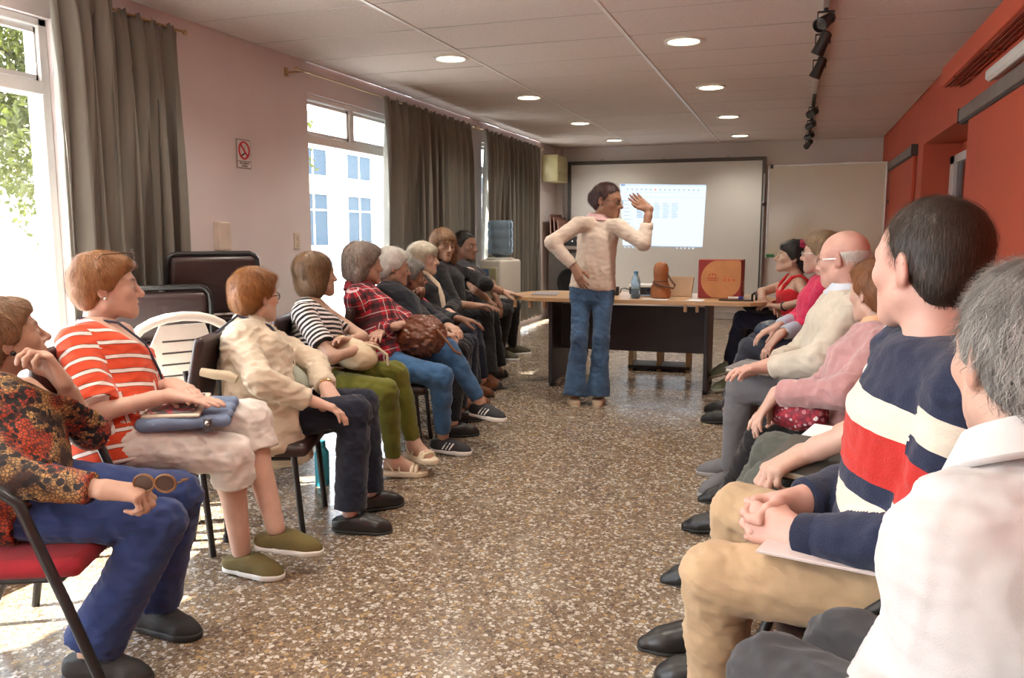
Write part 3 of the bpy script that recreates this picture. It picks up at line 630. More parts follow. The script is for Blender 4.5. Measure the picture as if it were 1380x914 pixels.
def hairmesh(style, h, nstr, seed, width):
    st = STY[style]; g = np.random.default_rng(seed)
    lo = np.min([np.array(c)-np.array(r) for c, r in st['blobs']], 0); hi = np.max([np.array(c)+np.array(r) for c, r in st['blobs']], 0)
    F = Field(lo-.01, hi+.01, h)
    for c, r in st['blobs']: F.ell(c, r, .03)
    zz, yy = np.array(st['line']).T
    Z = F.ax[2][None, None, :]; Y = F.ax[1][None, :, None]; X = F.ax[0][:, None, None]
    lim = np.interp(Z, zz, yy)
    F.v = np.maximum(F.v, np.minimum((Y-lim+.004*np.sin(X*90+Z*60)), .5).astype(np.float32)*.8)
    # hollow over the face side of the skull so the hair ends on the skin
    V, Q = F.mesh()
    N = vnorm(V, Q); out = V-np.array([0, -.014, .03]); out /= np.linalg.norm(out, axis=1)[:, None]
    if st['wav']: V = V+out*(st['wav']*wave(V*np.array([1, 1, .5]), 20, seed))[:, None]
    # strands: thin tapered ribbons combed from the crown over the cap
    cr = np.array([0, -.045, .12]); fo = []
    w8 = np.clip((N*out).sum(1), 0, 1); keep = np.where(w8 > .35)[0]
    if len(keep) == 0 or nstr == 0: return V, Q, np.stack([np.full(len(V), .35)]*3, 1), None
    pick = g.choice(keep, nstr); p0 = V[pick]+g.normal(size=(nstr, 3))*h*.6; n0 = N[pick]
    dr = p0-cr; dr += np.array([0, 0, -1])*st['down']*.08; dr[:, 1] += .02*(p0[:, 1] > .03)
    dr = dr-(dr*n0).sum(1)[:, None]*n0; dr /= np.maximum(np.linalg.norm(dr, axis=1), 1e-6)[:, None]
    sd = np.cross(dr, n0); L = st['L']*g.uniform(.5, 1.25, nstr); S_ = 5; ph = g.uniform(0, 6.28, nstr); cu = st['curl']*g.normal(1, .3, nstr)
    P = np.zeros((nstr, S_, 2, 3)); wd = width*g.uniform(.6, 1.4, nstr)
    tint = np.clip(g.uniform(0, .7, nstr)+.35*wave(p0, 12, seed+3)+.15, 0, 1); lift = st.get('lift', .004)*np.clip(.5+.9*wave(p0, 18, seed+5)+g.uniform(-.3, .6, nstr), -.1, 1.6)
    for k in range(S_):
        s = k/(S_-1); l = (L*s)[:, None]
        c = p0+dr*l-n0*(l*l/(2*.085))+n0*(.0012+lift*s)[:, None]+sd*(cu*.008*np.sin(ph+s*5)*s)[:, None]+n0*(cu*.004*np.cos(ph+s*5)*s)[:, None]
        hw = (wd*(1-.85*s))[:, None]; P[:, k, 0] = c+sd*hw; P[:, k, 1] = c-sd*hw
    if style not in ('long', 'bob', 'bob_f'):
        tip = P[:, -1].mean(1); ok = (tip[:, 1] < np.interp(tip[:, 2], zz, yy)-.001) & (tip[:, 2] > zz[1]+.008); P = P[ok]; tint = tint[ok]; nstr = len(P)
    base = (np.arange(nstr)*S_*2)[:, None]; fq = []
    for k in range(S_-1): fq.append(base+np.array([[2*k, 2*k+1, 2*k+3, 2*k+2]]))
    sv = P.reshape(-1, 3); sq = np.concatenate(fq); hc = np.repeat(tint, S_*2)
    return np.concatenate([V, sv]), np.concatenate([Q, sq+len(V)]), np.stack([np.concatenate([np.full(len(V), .3), hc])]*3, 1), None
def segdist(V, a, b):
    ab = b-a; t = np.clip(((V-a)@ab)/max(ab@ab, 1e-9), 0, 1); return np.linalg.norm(V-a-t[:, None]*ab, axis=1), t*np.linalg.norm(ab)
def gcoords(V, bones, F=None):
    """garment coordinates per face corner: u around/across, v along the limb the face belongs to"""
    C_ = V[F].mean(1); best = np.full(len(F), 9.); ids = np.zeros(len(F), int); g = np.zeros((len(F), 4, 3))
    for i, (a, b, ref, v0, r) in enumerate(bones):
        d, s = segdist(C_, a, b); d = d/r; m = d < best; best[m] = d[m]; ids[m] = i
    for i, (a, b, ref, v0, r) in enumerate(bones):
        m = ids == i; q = V[F[m]]-a; ax = nrm(b-a); e1 = orth(ref, ax); e2 = np.cross(ax, e1); v = q@ax
        g[m, :, 0] = q@e1 if i == 0 else np.arctan2(q@e2, q@e1)*r; g[m, :, 1] = v+v0; g[m, :, 2] = i
    return g.reshape(-1, 3)
EYE = None
def eyemesh():
    global EYE
    if EYE: return EYE
    m, t, b = newmat('eye'); s = node(t, 'ShaderNodeSeparateXYZ'); t.links.new(coords(t), s.inputs[0])
    r = math_(t, 'SQRT', math_(t, 'ADD', math_(t, 'POWER', s.outputs[0], 2), math_(t, 'POWER', s.outputs[2], 2)))
    t.links.new(ramp(t, math_(t, 'MULTIPLY', r, 100), [(0, (.005, .005, .005)), (.24, (.06, .03, .015)), (.58, (.62, .56, .52))], 'CONSTANT'), b.inputs['Base Color']); b.inputs['Roughness'].default_value = .12
    EYE = MB().ball((0, 0, 0), .0118, 8).mesh('eye', True); EYE.materials.append(m); return EYE
SHOES = {}
def shoemesh(kind):
    """a left/right neutral shoe in its own space: ankle above the origin, toe along +y, sole at z=0"""
    if kind in SHOES: return SHOES[kind]
    F = Field((-.07, -.11, 0), (.07, .23, .15), .0055); z = (0, 0, 1)
    low = {'sneaker': .088, 'slip': .07, 'loafer': .072, 'pointed': .066, 'trainer': .085, 'sandal': .05}[kind]
    tl = .205 if kind == 'pointed' else .185
    F.cap((0, -.04, .036), (0, .05, .04), .036, .037, .03); F.cap((0, .05, .036), (0, .12, .028), .040, .038, .03)
    F.cap((.004, .12, .024), (0, tl-.03, .02), .039, .022 if kind == 'pointed' else .031, .03)
    F.cap((0, -.035, .04), (0, -.03, low), .033, .038, .03); F.cap((0, .0, .05), (0, .07, .045), .036, .034, .03)
    F.cut((0, 0, low), (0, -.25, 1)); F.cut((0, 0, .006), (0, 0, -1))
    up = F.mesh()
    G = Field((-.07, -.11, -.01), (.07, .24, .05), .0055)
    th = {'sneaker': .03, 'trainer': .026, 'slip': .024, 'sandal': .032}.get(kind, .014)
    G.cap((0, -.04, .015), (0, .05, .015), .040, .040, .03); G.cap((0, .05, .015), (0, .12, .015), .040, .044, .03); G.cap((.004, .12, .015), (0, tl-.03, .015), .044, .024 if kind == 'pointed' else .035, .03)
    G.cut((0, 0, th), (0, 0, 1)); G.cut((0, 0, .001), (0, 0, -1)); so = G.mesh()
    SHOES[kind] = (up, so); return SHOES[kind]
SMES = {}
def addshoe(p, A, toe, kind, mats, sc, up=(0, 0, 1), stripes=False):
    A = np.asarray(A, float); f = nrm(np.asarray(toe)-A+np.array([0, 0, .055*sc])); Fm = frame(f, up)
    key = (kind, mats[0].name, mats[1].name)
    if key not in SMES:
        (uv, uq), (sv, sq) = shoemesh(kind); o1 = sdfobj('shoe', [(uv, uq)], mats[0], None); o2 = sdfobj('sole', [(sv, sq)], mats[1], None)
        SMES[key] = (o1.data, o2.data); bpy.data.objects.remove(o1); bpy.data.objects.remove(o2)
    m = Matrix(np.vstack([np.hstack([Fm*sc, (A-Fm[:, 2]*.088*sc)[:, None]]), [[0, 0, 0, 1]]]).tolist())
    s = obj('shoe', SMES[key][0], p)
    k = obj('sole', SMES[key][1], s)
    if kind in ('sneaker', 'trainer'):
        b = MB()
        for q in range(5): y = .035+q*.017; b.tube([(-.02, y, .083-q*.0085), (0, y+.004, .089-q*.0085), (.02, y, .083-q*.0085)], .0025, 5)
        b.build('laces', M('dark_laces', (.03, .03, .03), .8) if 'olive' not in mats[0].name else M('grey_laces', (.4, .42, .38), .8), s)
    if stripes:
        for sx in (-1, 1):
            for q in range(3):
                MB().tube([(sx*.0455, .018+q*.022, .032), (sx*.0445, .030+q*.022, .05), (sx*.034, .042+q*.022, .070)], .0052, 6).build('side_stripe', M('white_stripe', (.75, .75, .75), .6), s)
    return s
def sandal(p, A, toe, sc, skin, mat):
    """bare foot is in the body; straps and wedge sole here"""
    A = np.asarray(A, float); f = nrm(np.asarray(toe)-A+np.array([0, 0, .055*sc])); Fm = frame(f)
    m = Matrix(np.vstack([np.hstack([Fm*sc, (A-Fm[:, 2]*.088*sc)[:, None]]), [[0, 0, 0, 1]]]).tolist())
    (_, _), (sv, sq) = shoemesh('sandal'); s = sdfobj('sandal', [(sv, sq)], mat, p)
    for pts, r in (([(-.036, .0, .03), (-.034, -.03, .08), (0, -.062, .092), (.034, -.03, .08), (.036, .0, .03)], .007), ([(-.04, .03, .03), (-.03, .03, .075), (0, .035, .09), (.03, .03, .075), (.04, .03, .03)], .008), ([(-.044, .095, .03), (-.034, .10, .055), (0, .105, .066), (.034, .10, .055), (.044, .095, .03)], .013), ([(-.044, .12, .03), (-.034, .122, .052), (0, .125, .058), (.034, .122, .052), (.044, .12, .03)], .012)):
        MB().tube(pts, r*.8, 8).build('strap', mat, s, True)
    return s
def P3(J, k): return np.array(J[k], float)
def person(J, S_):
    """J: joints; S_: look. Everything in world space, then hung under an Empty at the person's base."""
    s = J['s']; fem = S_.get('fem', True); g = S_.get('girth', 1.); near = S_.get('near', False)
    hb, hc, hh, hd = S_.get('res', (.013, .009, .0048, .0048))
    P, N, H = P3(J, 'P'), P3(J, 'N'), P3(J, 'H'); a = R(J['yaw']); fw = np.array([math.cos(a), math.sin(a), 0]); u = nrm(N-P)
    fwd = orth(fw, u); lat = nrm(np.cross(fwd, u)); base = (P[0], P[1], 0)
    root = empty('person', base, 0, S_['label'], 'person', S_.get('group')); bpy.context.view_layer.update()
    inv = Matrix.Translation(Vector(base)).inverted()
    def hang(o): o.matrix_parent_inverse = inv; return o
    prof = [(t, x*s*g, y*s*g*S_.get('depth', 1.), o*s*g) for t, x, y, o in (FEM if fem else MAL)]
    SH = {k: P3(J, 'S'+k) for k in 'RL'}; EL = {k: P3(J, 'E'+k) for k in 'RL'}; WR = {k: P3(J, 'W'+k) for k in 'RL'}; TP = {k: P3(J, 'T'+k) for k in 'RL'}
    HP = {k: P3(J, 'H'+k) for k in 'RL'}; KN = {k: P3(J, 'K'+k) for k in 'RL'}; AN = {k: P3(J, 'A'+k) for k in 'RL'}; FT = {k: P3(J, 'F'+k) for k in 'RL'}
    ag = s*(.9 if fem else 1.05)*(.5+.5*g); ra, re_, rw = .047*ag, .040*ag, .0275*s*(.95 if fem else 1.1)
    rt, rk, rc, rn = .078*s*(.5+.5*g), .056*s*(.5+.5*g), .050*s*(.5+.5*g), .036*s
    allp = np.array([P, N, H]+[d[k] for d in (SH, EL, WR, HP, KN, AN) for k in 'RL'])
    lo, hi = allp.min(0)-.22, allp.max(0)+.2
    # body: torso, arms and legs at one scale, head and hands finer, one mesh
    B = Field(lo, hi, hb); B.loft(P, N, lat, fwd, prof, -.2, 1.02)
    for k in 'RL':
        B.cap(N-u*.045*s, SH[k], .038*s, .043*ag, .035); B.cap(SH[k], EL[k], ra*.96, re_, .03); B.cap(EL[k], WR[k], re_*.97, rw*.9, .02)
        cv = .9 if S_['trousers'].get('len', .97) > .9 else 1.; B.cap(HP[k], KN[k], rt*.9, rk*.9, .04); calf = KN[k]*.7+AN[k]*.3-orth(FT[k]-AN[k], nrm(AN[k]-KN[k]))*.012; B.cap(KN[k], calf, rk*.9, rc*cv, .02); B.cap(calf, AN[k], rc*cv, rn, .02)
        if S_.get('shoe', ('loafer',))[0] == 'sandal':
            f = nrm(FT[k]-AN[k]+np.array([0, 0, .055*s])); dn = frame(f)[:, 2]; B.cap(AN[k]-dn*.03*s-f*.03, AN[k]-dn*.045*s+f*.10*s, .03*s, .026*s, .03); B.cap(AN[k], AN[k]+f*.08*s-dn*.035*s, .036*s, .03*s, .03)
            for q in range(5):
                o_ = np.cross(f, dn)*(q-2)*.015*s; B.cap(AN[k]-dn*.05*s+f*.1*s+o_, AN[k]-dn*.052*s+f*(.145-.008*abs(q-1.5))*s+o_, .012*s, .010*s, .006)
    bv, bq = B.mesh(); parts = [(bv, bq)]; tints = [np.zeros((len(bv), 3))]
    fr = frame(np.array([math.cos(R(J['face'][0]))*math.cos(R(J['face'][1])), math.sin(R(J['face'][0]))*math.cos(R(J['face'][1])), math.sin(R(J['face'][1]))]), roll=J['face'][2])
    hs = s*S_.get('head', 1.02); Nl = fr.T@(N-u*.01-H)/hs
    hv, hq = headmesh(Nl, hh, fem, S_.get('jaw', 1.), S_.get('nose', 1.)); tints.append(headtint(hv)); parts.append((H+hs*(hv@fr.T), hq))
    for k in 'RL':
        if S_.get('nohand', '') == k: continue
        pose, pn = S_.get('hand'+k, ('rest', (0, 0, -1))); E, Wp, T = EL[k], WR[k], TP[k]; d = nrm(T-Wp)
        m0 = E*.55+Wp*.45; lo_ = np.minimum(m0, Wp)-.15; hi_ = np.maximum(m0, Wp)+.15; lo_ = np.minimum(lo_, Wp+d*.1-.11); hi_ = np.maximum(hi_, Wp+d*.1+.11)
        Hf = Field(lo_, hi_, hd); nn = orth(pn, d); Hf.cap(m0, E*.2+Wp*.8, (re_*.97*.55+rw*.9*.45)*.97, rw*1.08, .02); Hf.cap(E*.2+Wp*.8, Wp, rw*1.08, rw*.98, .02, flat=(nn, .8)); Hf.cap(Wp, Wp+d*.03*s, rw*.98, .021*s, .02, flat=(nn, .75))
        hand(Hf, Wp+d*.012*s, d, pn, k == 'R', s*(1.0 if fem else 1.08), pose); q = Hf.mesh(); parts.append(q); tt = np.zeros((len(q[0]), 3)); tt[:, 0] = .12; tints.append(tt)
    skin = S_['skin']; body = hang(sdfobj('body', parts, skin, root, {'tint': np.concatenate(tints)}))
    # head details
    HM = lambda p: H+hs*(fr@np.asarray(p, float))
    for sx in (-1, 1):
        e = obj('eye', eyemesh(), root); m = np.eye(4); m[:3, :3] = fr*hs; m[:3, 3] = HM((sx*.031, .0858, .003)); e.matrix_local = inv @ Matrix(m.tolist())
    if S_.get('hair'):
        v, q, hc_, _ = hairmesh(S_['hair'], S_.get('hh', hh*1.3), S_.get('strands', 2500), hash(S_['label']) % 1000 if False else len(S_['label'])*7+int(abs(P[1])*100), S_.get('sw', .0009))
        hang(sdfobj('hair', [(H+hs*(v@fr.T), q)], S_['hairmat'], root, {'hc': hc_}))
    # garments
    def garment(name, fn, mat, res, bones, fold=.004, seed=1, cuts=()):
        G = Field(lo-.05, hi+.05, res); fn(G)
        for p_, n_ in cuts: G.cut(p_, n_)
        v, q = G.mesh(); v = relax(v, q, 1, .4); n = vnorm(v, q)
        jw = np.zeros(len(v))
        for d_ in (EL, KN, HP, SH): 
            for k in 'RL': jw += np.exp(-((v-d_[k])**2).sum(1)/.012)
        jw += .35; rg = .55-2*np.abs(wave(v*np.array([1, 1, 1.4]), 10, seed+4))
        v = v+n*(fold*(wave(v, 7, seed)*.7+.6*wave(v*np.array([1, 1, 2.2]), 15, seed+1))+np.minimum(jw, 1.2)*fold*1.1*rg)[:, None]
        return hang(sdfobj(name, [(v, q)], mat, root, {'gc': gcoords(v, bones, q)} if bones else None))
    top = S_['top']; off = top.get('off', .012); so = top.get('sleeve_off', off+.004); hem = top.get('hem', -.18); arms = top.get('sleeve', 1.0)
    bones = [(P, N, lat, 0, .15)]+[x for k in 'RL' for x in ((SH[k], EL[k], lat, .1, .06), (EL[k], WR[k], lat, .1+np.linalg.norm(EL[k]-SH[k]), .05))]
    neck = N+u*top.get('neck', .024)
    def ftop(G):
        G.loft(P, N, lat, fwd, prof, hem, top.get('t1', .99), off, rd=.02)
        if top.get('flare'): G.loft(P, N, lat, fwd, [(-.6, .235*s*g, .20*s*g, .02), (-.1, .215*s*g, .18*s*g, .02), (.3, .18*s*g, .15*s*g, .015), (.6, .16*s*g, .13*s*g, .0)], -top['flare'], .6, .0, .04, .02)
        for k in 'RL':
            if arms > 0: G.cap(N-u*(.045-top.get('trap', 0))*s, SH[k], .048*s+off, .050*ag+off, .05)
            else: continue
            if arms >= .5:
                G.cap(SH[k], EL[k], ra+so, re_+so, top.get('k', .03)); fr_ = (arms-.5)*2; e_ = EL[k]+(WR[k]-EL[k])*fr_
                G.cap(EL[k], e_, re_+so, (rw+so*.9+top.get('cuff', .0))*fr_+(re_+so)*(1-fr_), .02, clip=.004)
            else: e_ = SH[k]+(EL[k]-SH[k])*arms*2; G.cap(SH[k], e_, ra+so, ra+so+top.get('cuff', .004), .03, clip=.002)
        if S_.get('legclip', True) and top.get('lap'):
            for k in 'RL': G.cap(HP[k], HP[k]+(KN[k]-HP[k])*top['lap'], rt+off+.012, rt*.95+off+.012, .03, clip=.0)
    tn = nrm(u-fwd*top.get('v', .35))
    cuts = [(neck, nrm(u+fwd*top.get('v', .25)))]
    tp = garment(top.get('name', 'sweater'), ftop, top['mat'], hc, bones, top.get('fold', .004), 3, cuts)
    if top.get('cuffmat'):
        for k in 'RL':
            d = nrm(WR[k]-EL[k]); c0 = WR[k]-d*.055; b = MB(); hang(MB().tube([tuple(c0), tuple(c0+d*.01), tuple(c0+d*.05), tuple(c0+d*.058)], [rw+so*.75, rw+so*1.02, rw+so*1.02, rw+so*.6], 20).build('ribbed_cuff', top['cuffmat'], root, True))
    if top.get('collar'):
        cm = top['collar']; ring = []; c0 = N+u*top.get('cz', .03)*s
        b = MB(); n_ = 26; rs = (.058 if fem else .066)*s*top.get('cr', 1)
        for lay, (rr, zz) in enumerate(((1.08, .022), (1.2, .032), (1.62, -.012), (1.56, -.02))):
            for i in range(n_):
                an = -math.pi*.5+.22+(2*math.pi-.44)*i/(n_-1)+math.pi; pt = c0+rs*rr*(lat*math.sin(an)*1.05+fwd*math.cos(an)*1.0)+u*zz*s-u*.032*s*(math.cos(an)*.5+.5)*(1.15 if lay > 1 else 1)
                ring.append(tuple(pt))
        fs = [(l*n_+i, l*n_+i+1, (l+1)*n_+i+1, (l+1)*n_+i) for l in range(3) for i in range(n_-1)]
        o = hang(b.add(ring, fs).build('collar', cm, root, True)); md = o.modifiers.new('s', 'SOLIDIFY'); md.thickness = .004
    tr = S_['trousers']; po = tr.get('off', .012); ln = tr.get('len', .97); fl = tr.get('flare', .0)
    bl = [(P, N, lat, 0, .15)]+[x for k in 'RL' for x in ((HP[k], KN[k], lat, 0, .08), (KN[k], AN[k], lat, .43, .06))]
    def ftr(G):
        G.loft(P, N, lat, fwd, prof, -.28, tr.get('waist', .18), po-.002, rd=.04)
        for k in 'RL':
            G.cap(HP[k], KN[k], rt+po, rk+po, .03); d = AN[k]-KN[k]; m = KN[k]+d*.35; e_ = KN[k]+d*ln
            if ln > .4: G.cap(KN[k], m, rk+po*.95, rc+po+fl*.2, .02); G.cap(m, e_, rc+po+fl*.2, (rn+po)*1.0+fl, .02, clip=.003)
            else: G.cap(KN[k], e_, rk+po, rc+po+.012, .02, clip=.002)
    garment(tr.get('name', 'trousers'), ftr, tr['mat'], hc, bl, tr.get('fold', .005), 8)
    # shoes
    sh = S_['shoe']
    for k in 'RL':
        if sh[0] == 'sandal': o = sandal(root, AN[k], FT[k], s, skin, sh[1]); o.matrix_local = inv @ sandal_m(AN[k], FT[k], s)
        else:
            o = addshoe(root, AN[k], FT[k], sh[0], sh[1:3], s*(1. if fem else 1.06), stripes=len(sh) > 3)
            o.matrix_local = inv @ sandal_m(AN[k], FT[k], s*(1. if fem else 1.06))
    return root, HM, fr, hs, dict(P=P, N=N, H=H, u=u, fwd=fwd, lat=lat, W=WR, T=TP, E=EL, K=KN, HP=HP, S=SH, inv=inv, hang=hang, rw=rw, s=s)
def sandal_m(A, toe, sc):
    A = np.asarray(A, float); f = nrm(np.asarray(toe)-A+np.array([0, 0, .055*sc])); Fm = frame(f)
    return Matrix(np.vstack([np.hstack([Fm*sc, (A-Fm[:, 2]*.088*sc)[:, None]]), [[0, 0, 0, 1]]]).tolist())

